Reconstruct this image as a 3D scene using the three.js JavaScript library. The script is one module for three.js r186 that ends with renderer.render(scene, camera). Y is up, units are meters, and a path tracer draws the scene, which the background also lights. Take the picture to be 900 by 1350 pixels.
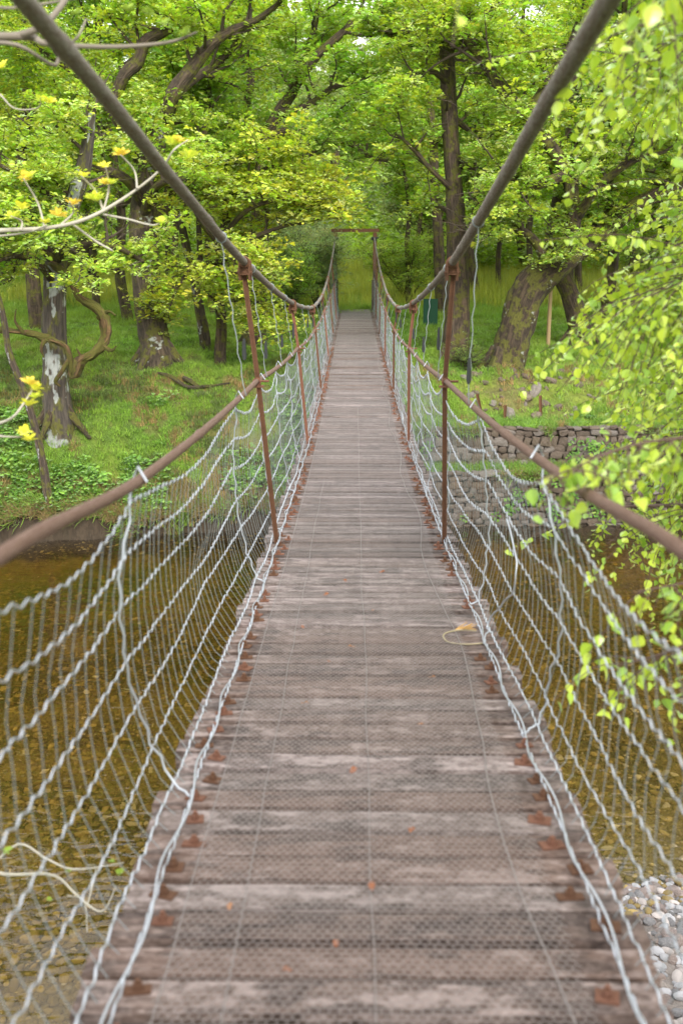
import * as THREE from 'three';
import { mergeGeometries } from 'three/addons/utils/BufferGeometryUtils.js';

// ---------------------------------------------------------------- camera, sky, sun, exposure
const scene = new THREE.Scene();
const renderer = new THREE.WebGLRenderer({ antialias: true });
renderer.toneMapping = THREE.LinearToneMapping;
renderer.toneMappingExposure = 2.3;
renderer.shadowMap.enabled = true;
const camera = new THREE.PerspectiveCamera(54.45, 682 / 1024, 0.1, 600);
camera.position.set(-0.05, 1.40, 0);
camera.rotation.set(-13.87 * Math.PI / 180, 0.74 * Math.PI / 180, 0, 'YXZ');
camera.focus = 11;
camera.userData.fStop = 2.6;

{ // overcast sky: pale, a little brighter overhead
  const w = 64, h = 32, d = new Float32Array(w * h * 4);
  for (let j = 0; j < h; j++) for (let i = 0; i < w; i++) {
    const el = ((j + 0.5) / h - 0.5) * Math.PI, k = (j * w + i) * 4, s = Math.max(0, Math.sin(el));
    const L = 1.05 * (1 + 0.25 * s);
    d[k] = L * 0.97; d[k + 1] = L * 0.995; d[k + 2] = L * 1.02; d[k + 3] = 1;
  }
  const t = new THREE.DataTexture(d, w, h, THREE.RGBAFormat, THREE.FloatType);
  t.mapping = THREE.EquirectangularReflectionMapping; t.magFilter = THREE.LinearFilter; t.needsUpdate = true;
  scene.background = t; scene.environment = t;
}
const sun = new THREE.DirectionalLight(new THREE.Color(1, 0.96, 0.88), 1.5);
sun.position.set(12, 27, 20); sun.target.position.set(0, 0, -18);
sun.castShadow = true; sun.shadow.radius = 30; sun.shadow.mapSize.set(2048, 2048);
Object.assign(sun.shadow.camera, { left: -45, right: 45, top: 60, bottom: -60, near: 1, far: 160 });
scene.add(sun, sun.target);

// ---------------------------------------------------------------- helpers
function rng(seed) { let a = seed >>> 0; return () => { a = (a + 0x6D2B79F5) | 0; let t = Math.imul(a ^ (a >>> 15), 1 | a); t = (t + Math.imul(t ^ (t >>> 7), 61 | t)) ^ t; return ((t ^ (t >>> 14)) >>> 0) / 4294967296; }; }
const V = (x, y, z) => new THREE.Vector3(x, y, z);
const clamp = (x, a = 0, b = 1) => Math.min(b, Math.max(a, x));
const sstep = (a, b, x) => { const t = clamp((x - a) / (b - a)); return t * t * (3 - 2 * t); };
const lin = (a, b, t) => a + (b - a) * t;
function table(pts) { // monotone-ish cubic through [x, y] pairs
  const n = pts.length, m = [];
  for (let i = 0; i < n; i++) { const a = pts[Math.max(0, i - 1)], b = pts[Math.min(n - 1, i + 1)]; m.push((b[1] - a[1]) / (b[0] - a[0])); }
  return x => {
    if (x <= pts[0][0]) return pts[0][1] + m[0] * (x - pts[0][0]);
    if (x >= pts[n - 1][0]) return pts[n - 1][1] + m[n - 1] * (x - pts[n - 1][0]);
    let i = 0; while (x > pts[i + 1][0]) i++;
    const h = pts[i + 1][0] - pts[i][0], t = (x - pts[i][0]) / h, t2 = t * t, t3 = t2 * t;
    return (2 * t3 - 3 * t2 + 1) * pts[i][1] + (t3 - 2 * t2 + t) * h * m[i] + (3 * t2 - 2 * t3) * pts[i + 1][1] + (t3 - t2) * h * m[i + 1];
  };
}
function line(pts) { return x => { if (x <= pts[0][0]) return pts[0][1]; for (let i = 1; i < pts.length; i++) if (x <= pts[i][0]) return lin(pts[i - 1][1], pts[i][1], (x - pts[i - 1][0]) / (pts[i][0] - pts[i - 1][0])); return pts[pts.length - 1][1]; }; }
const hash = (x, y, s) => { let h = Math.imul(x, 374761393) ^ Math.imul(y, 668265263) ^ Math.imul(s, 1274126177); h = Math.imul(h ^ (h >>> 13), 1274126177); return ((h ^ (h >>> 16)) >>> 0) / 4294967296; };
function vnoise(x, y, s = 1) { const xi = Math.floor(x), yi = Math.floor(y), u = x - xi, v = y - yi, a = u * u * (3 - 2 * u), b = v * v * (3 - 2 * v); return lin(lin(hash(xi, yi, s), hash(xi + 1, yi, s), a), lin(hash(xi, yi + 1, s), hash(xi + 1, yi + 1, s), a), b); }
function fbm(x, y, s = 1, o = 4) { let v = 0, a = 0.5, t = 0; for (let i = 0; i < o; i++) { v += a * vnoise(x, y, s + i * 17); t += a; a *= 0.5; x *= 2.03; y *= 2.03; } return v / t; }
// tileable noise field
function tile(w, h, fx, fy, s, oct = 4) {
  const out = new Float32Array(w * h); let amp = 0.5, tot = 0;
  for (let o = 0; o < oct; o++) {
    for (let j = 0; j < h; j++) { const y = j / h * fy, yi = Math.floor(y), v = y - yi, b = v * v * (3 - 2 * v), y0 = yi % fy, y1 = (yi + 1) % fy;
      for (let i = 0; i < w; i++) { const x = i / w * fx, xi = Math.floor(x), u = x - xi, a = u * u * (3 - 2 * u), x0 = xi % fx, x1 = (xi + 1) % fx;
        out[j * w + i] += amp * lin(lin(hash(x0, y0, s + o), hash(x1, y0, s + o), a), lin(hash(x0, y1, s + o), hash(x1, y1, s + o), a), b); } }
    tot += amp; amp *= 0.55; fx *= 2; fy *= 2;
  }
  for (let i = 0; i < out.length; i++) out[i] /= tot;
  return out;
}
const enc = c => { c = clamp(c); return Math.round(255 * (c <= 0.0031308 ? 12.92 * c : 1.055 * Math.pow(c, 1 / 2.4) - 0.055)); };
function colourTex(w, h, fn, rx = 1, ry = 1) { // fn(i) -> linear rgb
  const d = new Uint8Array(w * h * 4);
  for (let i = 0; i < w * h; i++) { const c = fn(i); d[i * 4] = enc(c[0]); d[i * 4 + 1] = enc(c[1]); d[i * 4 + 2] = enc(c[2]); d[i * 4 + 3] = 255; }
  return finish(new THREE.DataTexture(d, w, h), rx, ry, true);
}
function greyTex(w, h, fn, rx = 1, ry = 1) {
  const d = new Uint8Array(w * h * 4);
  for (let i = 0; i < w * h; i++) { const c = Math.round(255 * clamp(fn(i))); d[i * 4] = d[i * 4 + 1] = d[i * 4 + 2] = c; d[i * 4 + 3] = 255; }
  return finish(new THREE.DataTexture(d, w, h), rx, ry, false);
}
function finish(t, rx, ry, srgb) { t.wrapS = t.wrapT = THREE.RepeatWrapping; t.magFilter = THREE.LinearFilter; t.minFilter = THREE.LinearMipmapLinearFilter; t.repeat.set(rx, ry); if (srgb) t.colorSpace = THREE.SRGBColorSpace; t.needsUpdate = true; return t; }
const mix3 = (a, b, t) => [lin(a[0], b[0], t), lin(a[1], b[1], t), lin(a[2], b[2], t)];
const lc = (r, g, b) => new THREE.Color().setRGB(r, g, b);
const std = o => new THREE.MeshStandardMaterial(o);

const used = {};
function numbered(n) { if (!(n in used)) { used[n] = 0; return n; } used[n]++; return n + '_' + String(used[n]).padStart(3, '0'); }
function shade(o) { o.traverse(m => { if (m.isMesh) { m.castShadow = true; m.receiveShadow = true; } }); return o; }
function thing(name, label, category, pos = [0, 0, 0], group) {
  const g = new THREE.Group(); g.name = numbered(name); g.position.set(...pos); g.userData = { label, category };
  if (group) g.userData.group = group; scene.add(g); return g;
}
function part(name, geo, mat, parent) { const m = new THREE.Mesh(geo, mat); m.name = name; m.castShadow = m.receiveShadow = true; parent.add(m); return m; }
function setting(name, geo, mat) { const m = new THREE.Mesh(geo, mat); m.name = name; m.userData.kind = 'structure'; m.castShadow = m.receiveShadow = true; scene.add(m); return m; }
function copies(name, geo, mat, list, parent, stuff = true) { // list of { m: Matrix4, c: Color? }
  const im = new THREE.InstancedMesh(geo, mat, list.length); im.name = name;
  list.forEach((q, i) => { im.setMatrixAt(i, q.m); if (q.c) im.setColorAt(i, q.c); });
  im.castShadow = im.receiveShadow = true; if (stuff) im.userData.kind = 'stuff'; parent.add(im); return im;
}
const M4 = (p, q, s) => new THREE.Matrix4().compose(p, q, s);

function smooth(pts, n) { // [x,y,z,r] list -> finer list
  const c = new THREE.CatmullRomCurve3(pts.map(p => V(p[0], p[1], p[2])), false, 'centripetal'), k = pts.length - 1, out = [];
  for (let i = 0; i <= k * n; i++) { const t = i / (k * n), f = t * k, a = Math.min(k - 1, Math.floor(f)), p = c.getPoint(t); out.push([p.x, p.y, p.z, lin(pts[a][3], pts[a + 1][3], f - a)]); }
  return out;
}
// tube through [x,y,z,r]; rough = radius unevenness; uv in metres
function tube(pts, radial = 6, rough = 0, seed = 1, cap = true, rings = null) { // rings(length, angle) shapes the radius
  const n = pts.length, P = pts.map(p => V(p[0], p[1], p[2])), pos = [], nor = [], uv = [], idx = [];
  let T = P[1].clone().sub(P[0]).normalize(), N = Math.abs(T.y) > 0.9 ? V(1, 0, 0) : V(0, 1, 0); N.sub(T.clone().multiplyScalar(N.dot(T))).normalize();
  let len = 0; const rm = pts.reduce((a, p) => a + p[3], 0) / n, uw = Math.max(1, Math.round(2 * Math.PI * rm));
  for (let i = 0; i < n; i++) {
    const t = (i === 0 ? P[1].clone().sub(P[0]) : i === n - 1 ? P[i].clone().sub(P[i - 1]) : P[i + 1].clone().sub(P[i - 1])).normalize();
    N.sub(t.clone().multiplyScalar(N.dot(t))).normalize(); const B = new THREE.Vector3().crossVectors(t, N);
    if (i) len += P[i].distanceTo(P[i - 1]);
    for (let k = 0; k <= radial; k++) {
      const a = k / radial * Math.PI * 2, ca = Math.cos(a), sa = Math.sin(a), d = N.clone().multiplyScalar(ca).addScaledVector(B, sa);
      let r = pts[i][3];
      if (rough) r *= 1 + rough * 2 * (fbm(ca * 1.3 + 9 + seed * 3.1, sa * 1.3 + len * 1.6 / (0.3 + rm), seed, 3) - 0.5);
      if (rings) r *= rings(len, a);
      pos.push(P[i].x + d.x * r, P[i].y + d.y * r, P[i].z + d.z * r); nor.push(d.x, d.y, d.z); uv.push(k / radial * uw, len);
    }
  }
  const w = radial + 1;
  for (let i = 0; i < n - 1; i++) for (let k = 0; k < radial; k++) { const a = i * w + k, b = a + w; idx.push(a, a + 1, b, a + 1, b + 1, b); }
  if (cap) for (const [row, dir] of [[0, -1], [n - 1, 1]]) {
    const t = (row ? P[n - 1].clone().sub(P[n - 2]) : P[0].clone().sub(P[1])).normalize(), c = pos.length / 3;
    pos.push(P[row].x, P[row].y, P[row].z); nor.push(t.x, t.y, t.z); uv.push(0.5, 0.5);
    for (let k = 0; k < radial; k++) { const a = row * w + k; dir > 0 ? idx.push(a, a + 1, c) : idx.push(a + 1, a, c); }
  }
  const g = new THREE.BufferGeometry();
  g.setAttribute('position', new THREE.Float32BufferAttribute(pos, 3)); g.setAttribute('normal', new THREE.Float32BufferAttribute(nor, 3)); g.setAttribute('uv', new THREE.Float32BufferAttribute(uv, 2)); g.setIndex(idx);
  if (rough || rings) g.computeVertexNormals();
  return g;
}
function box(w, h, d, x = 0, y = 0, z = 0, rz = 0, ry = 0, rx = 0) { const g = new THREE.BoxGeometry(w, h, d); if (rx) g.rotateX(rx); if (rz) g.rotateZ(rz); if (ry) g.rotateY(ry); g.translate(x, y, z); return g; }
function cyl(r0, r1, h, seg, x = 0, y = 0, z = 0, rx = 0, rz = 0) { const g = new THREE.CylinderGeometry(r0, r1, h, seg); if (rx) g.rotateX(rx); if (rz) g.rotateZ(rz); g.translate(x, y, z); return g; }
// ---------------------------------------------------------------- materials
const S5 = 512;
const nA = tile(S5, S5, 6, 6, 11, 5), nB = tile(S5, S5, 24, 24, 31, 4), nC = tile(S5, S5, 3, 3, 57, 4), nD = tile(S5, S5, 60, 60, 77, 2);
const barkV = tile(S5, S5, 16, 3, 91, 5), barkW = tile(S5, S5, 7, 2, 131, 3);
function barkMat(base, dark, opts = {}) {
  const { moss = 0, lichen = 0 } = opts;
  const ridge = i => { const v = Math.abs(barkV[i] - 0.5) * 2.6 + 0.25 * (nB[i] - 0.5); return clamp(v * 1.1 + 0.1); };
  const col = colourTex(S5, S5, i => {
    let c = mix3(dark, base, ridge(i)); c = mix3(c, [c[0] * 1.25, c[1] * 1.15, c[2]], clamp((nC[i] - 0.45) * 3));
    if (moss) { const m = sstep(0.57 - moss * 0.2, 0.72 - moss * 0.16, nA[i] * 0.75 + nB[i] * 0.25); c = mix3(c, mix3([0.075, 0.08, 0.012], [0.14, 0.13, 0.02], nB[i]), m * 0.85); }
    if (lichen) { const m = sstep(0.64 - lichen * 0.2, 0.69 - lichen * 0.19, nA[i] * 0.2 + nC[i] * 0.68 + nB[i] * 0.12); c = mix3(c, mix3([0.25, 0.26, 0.24], [0.46, 0.48, 0.46], nB[i]), m * 0.85); }
    return c;
  });
  const bump = greyTex(S5, S5, i => ridge(i) * 0.8 + nD[i] * 0.2);
  return std({ map: col, bumpMap: bump, bumpScale: opts.bump ?? 0.03, roughness: 0.95 });
}
const M = {};
M.oak = barkMat([0.13, 0.09, 0.062], [0.03, 0.021, 0.015], { moss: 0.32 });
M.oakMossy = barkMat([0.095, 0.065, 0.04], [0.022, 0.015, 0.01], { moss: 0.5, lichen: 0.12 });
M.lichen = barkMat([0.12, 0.095, 0.075], [0.04, 0.032, 0.026], { lichen: 0.58, moss: 0.35 });
for (const t of [M.lichen.map, M.lichen.bumpMap]) t.repeat.set(1, 0.55);
M.lichen.map.offset.set(0.1, 0.3);
M.speckled = barkMat([0.13, 0.095, 0.066], [0.03, 0.022, 0.016], { lichen: 0.26, moss: 0.35 });
M.oakOrange = barkMat([0.2, 0.12, 0.05], [0.05, 0.03, 0.014], { moss: 0.95 });
M.twig = std({ color: lc(0.07, 0.05, 0.035), roughness: 0.95 });
M.paleTwig = std({ color: lc(0.42, 0.38, 0.31), roughness: 0.8 });
M.greyTwig = std({ color: lc(0.2, 0.165, 0.13), roughness: 0.85 });
M.birchTwig = std({ color: lc(0.09, 0.05, 0.035), roughness: 0.7 });

function rustMat(a, b, c, bump = 0.003, metal = 0.25) {
  return std({ map: colourTex(256, 256, i => { const j = (Math.floor(i / 256) * 2 * S5 + (i % 256) * 2); return mix3(mix3(a, b, clamp(nA[j] * 2 - 0.5)), c, clamp((nB[j] - 0.45) * 3)); }, 3, 3),
    bumpMap: greyTex(256, 256, i => nB[(Math.floor(i / 256) * 2 * S5 + (i % 256) * 2)], 6, 6), bumpScale: bump, roughness: 0.78, metalness: metal });
}
M.rust = rustMat([0.13, 0.058, 0.03], [0.23, 0.105, 0.05], [0.08, 0.04, 0.025]);
M.rustBright = rustMat([0.22, 0.085, 0.045], [0.3, 0.14, 0.085], [0.13, 0.06, 0.04]);
M.cable = rustMat([0.19, 0.165, 0.135], [0.12, 0.085, 0.06], [0.27, 0.245, 0.215], 0.002, 0.35);
M.rail = rustMat([0.14, 0.077, 0.05], [0.19, 0.118, 0.085], [0.085, 0.036, 0.02], 0.002, 0.2);
M.galv = std({ color: lc(0.43, 0.45, 0.49), roughness: 0.42, metalness: 0.55 });
M.galvDull = std({ color: lc(0.26, 0.285, 0.29), roughness: 0.55, metalness: 0.4 });
M.mesh = std({ color: lc(0.28, 0.25, 0.235), roughness: 0.6, metalness: 0.4 });
M.black = std({ color: lc(0.02, 0.022, 0.022), roughness: 0.6 });

// timber: 1.4 m x 0.7 m of boards' faces
const TW = 1024, TH = 512;
const g1 = tile(TW, TH, 5, 60, 201, 4), g2 = tile(TW, TH, 9, 14, 223, 5), g3 = tile(TW, TH, 40, 30, 241, 3), g4 = tile(TW, TH, 100, 60, 251, 2);
function timber(a, b, pale, dark, k) {
  return std({ map: colourTex(TW, TH, i => {
    let c = mix3(a, b, clamp((g1[i] - 0.5) * 2.4 + 0.5));
    c = mix3(c, pale, 0.55 * sstep(0.5 - k, 0.68 - k, g2[i] * 0.6 + g3[i] * 0.4));
    c = mix3(c, dark, 0.75 * sstep(0.52, 0.66, g2[(i + TW * 130 + 333) % g2.length]));
    return mix3(c, mix3(dark, pale, sstep(0.3, 0.75, g4[i])), 0.16);
  }, 1 / 1.4, 1 / 0.7), bumpMap: greyTex(TW, TH, i => g1[i] * 0.6 + g4[i] * 0.4, 1 / 1.4, 1 / 0.7), bumpScale: 0.006, roughness: 0.88 });
}
M.timber = [
  timber([0.075, 0.046, 0.035], [0.125, 0.085, 0.068], [0.36, 0.285, 0.26], [0.025, 0.014, 0.01], 0.02),
  timber([0.085, 0.05, 0.036], [0.13, 0.084, 0.066], [0.3, 0.23, 0.205], [0.03, 0.017, 0.012], -0.01),
  timber([0.085, 0.06, 0.05], [0.14, 0.104, 0.09], [0.36, 0.295, 0.275], [0.03, 0.02, 0.015], 0.03),
  timber([0.06, 0.036, 0.027], [0.1, 0.067, 0.053], [0.27, 0.205, 0.18], [0.022, 0.012, 0.009], -0.02),
  timber([0.1, 0.068, 0.058], [0.17, 0.122, 0.11], [0.42, 0.345, 0.325], [0.035, 0.022, 0.017], 0.045),
];
M.greyTimber = timber([0.1, 0.085, 0.07], [0.18, 0.155, 0.135], [0.26, 0.23, 0.2], [0.04, 0.033, 0.027], -0.02);

function stoneMat(a, b, c) {
  return std({ map: colourTex(256, 256, i => { const j = (Math.floor(i / 256) * 2 * S5 + (i % 256) * 2); return mix3(mix3(a, b, clamp(nA[j] * 2.4 - 0.7)), c, 0.7 * clamp((nB[j] - 0.5) * 4)); }, 2, 2), bumpMap: greyTex(256, 256, i => nB[(Math.floor(i / 256) * 2 * S5 + (i % 256) * 2)], 2, 2), bumpScale: 0.012, roughness: 0.92 });
}
M.stone = [stoneMat([0.19, 0.14, 0.11], [0.12, 0.088, 0.067], [0.055, 0.052, 0.03]), stoneMat([0.27, 0.235, 0.21], [0.19, 0.155, 0.13], [0.085, 0.075, 0.055]), stoneMat([0.14, 0.096, 0.068], [0.21, 0.16, 0.125], [0.065, 0.065, 0.025])];
M.pebble = [stoneMat([0.3, 0.24, 0.22], [0.23, 0.18, 0.165], [0.14, 0.115, 0.105]), stoneMat([0.24, 0.225, 0.23], [0.17, 0.165, 0.17], [0.32, 0.3, 0.29]), stoneMat([0.36, 0.295, 0.265], [0.28, 0.21, 0.185], [0.19, 0.145, 0.125])];

// ---------------------------------------------------------------- ground and river
const WATER = -4.1;
const farBank = line([[-60, 17], [-12, 18.9], [-7, 19.55], [-2.7, 20.5], [2.5, 21.0], [5, 21.1], [12, 21.7], [60, 24]]);
const nearBank = line([[-60, 4], [-6, 4.9], [-2, 5.3], [1.2, 5.8], [2.0, 7.4], [2.6, 8.0], [4, 8.4], [9, 9], [60, 10]]);
const profL = line([[0, -4.1], [0.1, -3.74], [0.4, -3.45], [0.9, -3.02], [1.8, -2.15], [2.6, -1.62], [4.2, -1.12], [6, -0.8], [10, -0.5], [15, -0.15], [22, 0.5], [30, 1.35], [50, 3.4], [80, 9], [130, 22], [200, 40]]);
const profR = line([[0, -4.1], [0.25, -4.1], [0.3, -3.0], [0.85, -2.85], [0.9, -2.12], [1.3, -2.05], [2.4, -1.45], [3.2, -1.15], [4.5, -1.0], [6, -0.8], [10, -0.4], [15, -0.1], [22, 0.5], [30, 1.35], [50, 3.4], [80, 9], [130, 22], [200, 40]]);
const profN = line([[0, -4.1], [1.5, -3.94], [3.2, -3.7], [4.6, -2.6], [6.4, -0.6], [9, -0.25], [60, 1]]);
function height(x, z) {
  const d = -z, fb = farBank(x) + (x < 1 ? (0.5 * (fbm(x * 0.9, 3, 5, 3) - 0.5) + 0.3 * (fbm(x * 3.1, 8, 6, 3) - 0.5)) : 0), nb = nearBank(x), e = d - fb, n = nb - d;
  if (e >= 0) {
    const s = sstep(0.7, 1.5, x), hL = profL(e), hR = profR(e);
    const bumps = sstep(0.15, 1.2, e) * (1 - 0.6 * sstep(8, 20, e)) * (0.55 * (fbm(x * 1.1, z * 1.1, 71, 3) - 0.5) + 0.26 * (fbm(x * 3.2, z * 3.2, 83, 2) - 0.5)) * (1 - s * (e < 1.4 ? 0.85 : 0.2));
    return lin(hL, hR, s) + bumps + (e > 40 ? 2.5 * (fbm(x * 0.03, z * 0.03, 7, 3) - 0.5) * sstep(40, 90, e) : 0);
  }
  if (n >= 0) return profN(n) + 0.05 * (fbm(x * 1.5, z * 1.5, 91, 3) - 0.5) + 0.4 * sstep(3, 6, n) * (fbm(x * 0.7, z * 0.7, 93, 3) - 0.5);
  const m = Math.min(-e, -n);
  return WATER - Math.min(0.28 + 0.055 * Math.max(0, -n), 0.22 * -n, 0.9 * -e + 0.05) - 0.06 * (fbm(x * 1.2, z * 1.2, 41, 3)) * clamp(m);
}
function spaced(list) { const o = []; for (const [a, b, s] of list) { const n = Math.max(1, Math.round((b - a) / s)); for (let i = 0; i < n; i++) o.push(a + (b - a) * i / n); } o.push(list[list.length - 1][1]); return o; }
{
  const xs = spaced([[-160, -40, 12], [-40, -14, 1.6], [-14, 12, 0.14], [12, 40, 1.6], [40, 160, 12]]);
  const ds = spaced([[-60, -6, 6], [-6, 2, 0.8], [2, 9, 0.2], [9, 18, 0.4], [18, 30, 0.11], [30, 50, 0.5], [50, 110, 3], [110, 260, 15]]);
  const pos = [], col = [], uv = [], idx = [];
  const soil = [0.06, 0.042, 0.026], grass = [0.11, 0.19, 0.022], grass2 = [0.18, 0.22, 0.03], wood = [0.085, 0.12, 0.025], bed = [0.2, 0.145, 0.055], dry = [0.16, 0.14, 0.045];
  for (const d of ds) for (const x of xs) {
    const z = -d, y = height(x, z), e = d - farBank(x), n = nearBank(x) - d; pos.push(x, y, z); uv.push(x * 0.5, z * 0.5);
    let c;
    if (e > -0.02) {
      const p = fbm(x * 0.8, z * 0.8, 3, 4); c = mix3(grass, grass2, sstep(0.4, 0.62, p));
      c = mix3(c, dry, 0.8 * sstep(0.51, 0.64, fbm(x * 1.7, z * 1.7, 19, 4)) * (e < 4 ? 1 : 0.4));
      c = mix3(c, wood, sstep(24, 40, e)); c = mix3(soil, c, sstep(0.2, 0.75, e + 0.9 * (fbm(x * 2.3, z * 2.3, 29, 3) - 0.5)));
      if (x > 1 && e < 1.0 && e < 0.28) c = soil;
    } else if (n > 0) c = n < 3.4 ? mix3([0.3, 0.25, 0.22], [0.22, 0.19, 0.17], fbm(x * 3, z * 3, 5, 3)) : mix3(soil, grass, sstep(3.4, 5, n));
    else if (e > -0.7) c = soil;
    else c = mix3(bed, [0.1, 0.075, 0.03], sstep(0.4, 0.66, fbm(x * 0.9, z * 1.5, 49, 4)));
    col.push(...c);
  }
  const w = xs.length; for (let j = 0; j < ds.length - 1; j++) for (let i = 0; i < w - 1; i++) { const a = j * w + i, b = a + w; idx.push(a, a + 1, b, a + 1, b + 1, b); }
  const g = new THREE.BufferGeometry(); g.setAttribute('position', new THREE.Float32BufferAttribute(pos, 3)); g.setAttribute('color', new THREE.Float32BufferAttribute(col, 3)); g.setAttribute('uv', new THREE.Float32BufferAttribute(uv, 2)); g.setIndex(idx); g.computeVertexNormals();
  const m = std({ vertexColors: true, map: colourTex(S5, S5, i => { const v = 0.55 + 0.6 * nB[i] + 0.3 * (nD[i] - 0.5); return [v, v, v]; }, 1, 1), bumpMap: greyTex(S5, S5, i => nB[i] * 0.6 + nD[i] * 0.4, 1, 1), bumpScale: 0.08, roughness: 1 });
  setting('ground', g, m);
}
{ // river surface: clear, peaty, lightly rippled
  const g = new THREE.BoxGeometry(120, 3, 23); g.translate(0, WATER - 1.5, -13.5);
  const uv = g.attributes.uv, p = g.attributes.position; for (let i = 0; i < uv.count; i++) uv.setXY(i, p.getX(i) / 2, p.getZ(i) / 2);
  const r1 = tile(S5, S5, 6, 14, 301, 3), r2 = tile(S5, S5, 2, 4, 311, 3);
  setting('river_water', g, new THREE.MeshPhysicalMaterial({ color: 0xffffff, transmission: 1, thickness: 2, attenuationColor: lc(0.66, 0.5, 0.17), attenuationDistance: 2.3, roughness: 0.02, ior: 1.33, bumpMap: greyTex(S5, S5, i => r1[i] * 0.55 + r2[i] * 0.45), bumpScale: 0.022 }));
}
// stones: a few shared shapes
function stoneGeo(seed, det, sx, sy, sz, boxy) {
  const r = rng(seed); let g = boxy ? new THREE.BoxGeometry(1, 1, 1, 2, 2, 2) : new THREE.IcosahedronGeometry(0.5, det);
  const p = g.attributes.position, ox = r() * 90, seen = {};
  for (let i = 0; i < p.count; i++) {
    let v = V(p.getX(i), p.getY(i), p.getZ(i));
    const key = [v.x, v.y, v.z].map(q => q.toFixed(3)).join();
    if (!(key in seen)) {
      let q = v.clone();
      if (boxy) { const s = q.clone().normalize().multiplyScalar(0.62); q.lerp(s, 0.55); q.x += (r() - 0.5) * 0.2; q.y += (r() - 0.5) * 0.2; q.z += (r() - 0.5) * 0.14; }
      else { const n = 0.75 + 0.5 * fbm(q.x * 2.4 + ox, q.y * 2.4 + q.z * 3.1 + ox, seed, 2); q.multiplyScalar(n); }
      seen[key] = q;
    }
    v = seen[key]; p.setXYZ(i, v.x * sx, v.y * sy, v.z * sz);
  }
  g.computeVertexNormals(); return g;
}
const pebbleGeos = [1, 2, 3, 4].map(k => stoneGeo(500 + k, 1, 1, 0.5 + 0.08 * k, 0.75 + 0.05 * k));
{ // stones lying on the river bed, seen through the water
  const r = rng(5), lists = [[], [], []];
  for (let i = 0; i < 90000; i++) {
    const d = 5 + 15.5 * Math.pow(r(), 1.35), x = (r() - 0.5) * (6 + d * 1.0), e = d - farBank(x), n = nearBank(x) - d; if (e > -0.1 || n > 0.3) continue;
    const s = 0.022 + 0.085 * Math.pow(r(), 4), t = 0.4 + 0.55 * r() * r();
    lists[i % 3].push({ m: M4(V(x, height(x, -d) + s * 0.1, -d), new THREE.Quaternion().setFromEuler(new THREE.Euler((r() - 0.5) * 0.5, r() * 6.3, (r() - 0.5) * 0.5)), V(s * (1 + r() * 0.6), s, s)), c: r() < 0.1 ? lc(0.5 * t, 0.4 * t, 0.24 * t) : lc(0.36 * t, 0.255 * t, 0.09 * t) });
  }
  const m = std({ color: 0xffffff, roughness: 0.9 });
  lists.forEach((l, k) => { const o = copies(k ? 'riverbed_gravel_00' + k : 'riverbed_gravel', pebbleGeos[k], m, l, scene); o.userData.label = ['amber gravel under the shallow river water', 'rounded brown stones lying on the river bed', 'small flat gravel seen through the peaty water'][k]; o.userData.category = 'gravel'; });
}
{ // dry gravel bar on the near shore: the stones in view one by one, the rest as one mass
  const r = rng(6), cand = [];
  for (let i = 0; i < 9000; i++) { const x = 1.2 + 5.5 * r(), d = 3.6 + 5.2 * r(), n = nearBank(x) - d; if (n < -0.15 || n > 3.6) continue; cand.push([x, d, n]); }
  const o = thing('gravel_bar', 'bar of dry pale pink and grey pebbles at the water edge', 'gravel', [0, 0, 0]); o.userData.kind = 'structure'; delete o.userData.category;
  const rest = []; let k = 0;
  for (const [x, d, n] of cand) {
    const s = 0.04 + 0.075 * Math.pow(r(), 1.8), p = V(x, height(x, -d) + s * 0.1, -d), q = new THREE.Quaternion().setFromEuler(new THREE.Euler((r() - 0.5) * 0.7, r() * 6.3, (r() - 0.5) * 0.7)), sc = V(s * (1.1 + r() * 0.5), s * (0.8 + 0.4 * r()), s);
    const show = x > 2.0 && x < 3.0 && d > 6 && d < 8.4 && k < 290;
    if (show) { k++; const m = part('pebble', pebbleGeos[k % 4], M.pebble[Math.floor(r() * 3)], o); m.position.copy(p); m.quaternion.copy(q); m.scale.copy(sc); }
    else { const t = 0.6 + 0.5 * r(); rest.push({ m: M4(p, q, sc), c: r() < 0.5 ? lc(0.40 * t, 0.35 * t, 0.33 * t) : lc(0.32 * t, 0.31 * t, 0.32 * t) }); }
  }
  copies('loose_gravel', pebbleGeos[1], std({ color: 0xffffff, roughness: 0.9 }), rest, o);
}
// ---------------------------------------------------------------- the suspension footbridge
const deckY = table([[-1.2, 0.0], [0, -0.05], [2, -0.175], [4, -0.3], [6.5, -0.43], [10.4, -0.555], [14, -0.535], [17, -0.47], [23.3, -0.29], [30, -0.13], [35.5, -0.05]]);
const cableY = table([[-0.6, 2.47], [0.6, 2.27], [2.46, 1.985], [3.26, 1.875], [4.23, 1.73], [6.61, 1.415], [11.12, 1.01], [15.5, 0.79], [18.5, 0.79], [21.5, 0.88], [26, 1.22], [30.5, 1.72], [34.8, 2.32]]);
const cableMid = line([[0, -0.16], [2.46, -0.14], [6.6, -0.09], [11, -0.07], [16, -0.04], [35, -0.05]]);
const railY = table([[-0.6, 1.05], [0, 1.0], [1.74, 0.895], [2.8, 0.81], [6.47, 0.67], [10.63, 0.53], [15, 0.44], [20, 0.5], [26, 0.68], [34.8, 1.02]]);
const railMid = line([[0, -0.09], [2.8, -0.05], [6.5, -0.07], [15, -0.05], [35, -0.03]]);
const bridge = thing('suspension_footbridge', 'narrow suspension footbridge of weathered boards with wire netting sides over the river', 'footbridge');
const FAR = 34.9, NEAR = -0.7;
const RODS = [6.55, 11.15, 15.75, 20.35, 24.95, 29.55];
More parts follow.
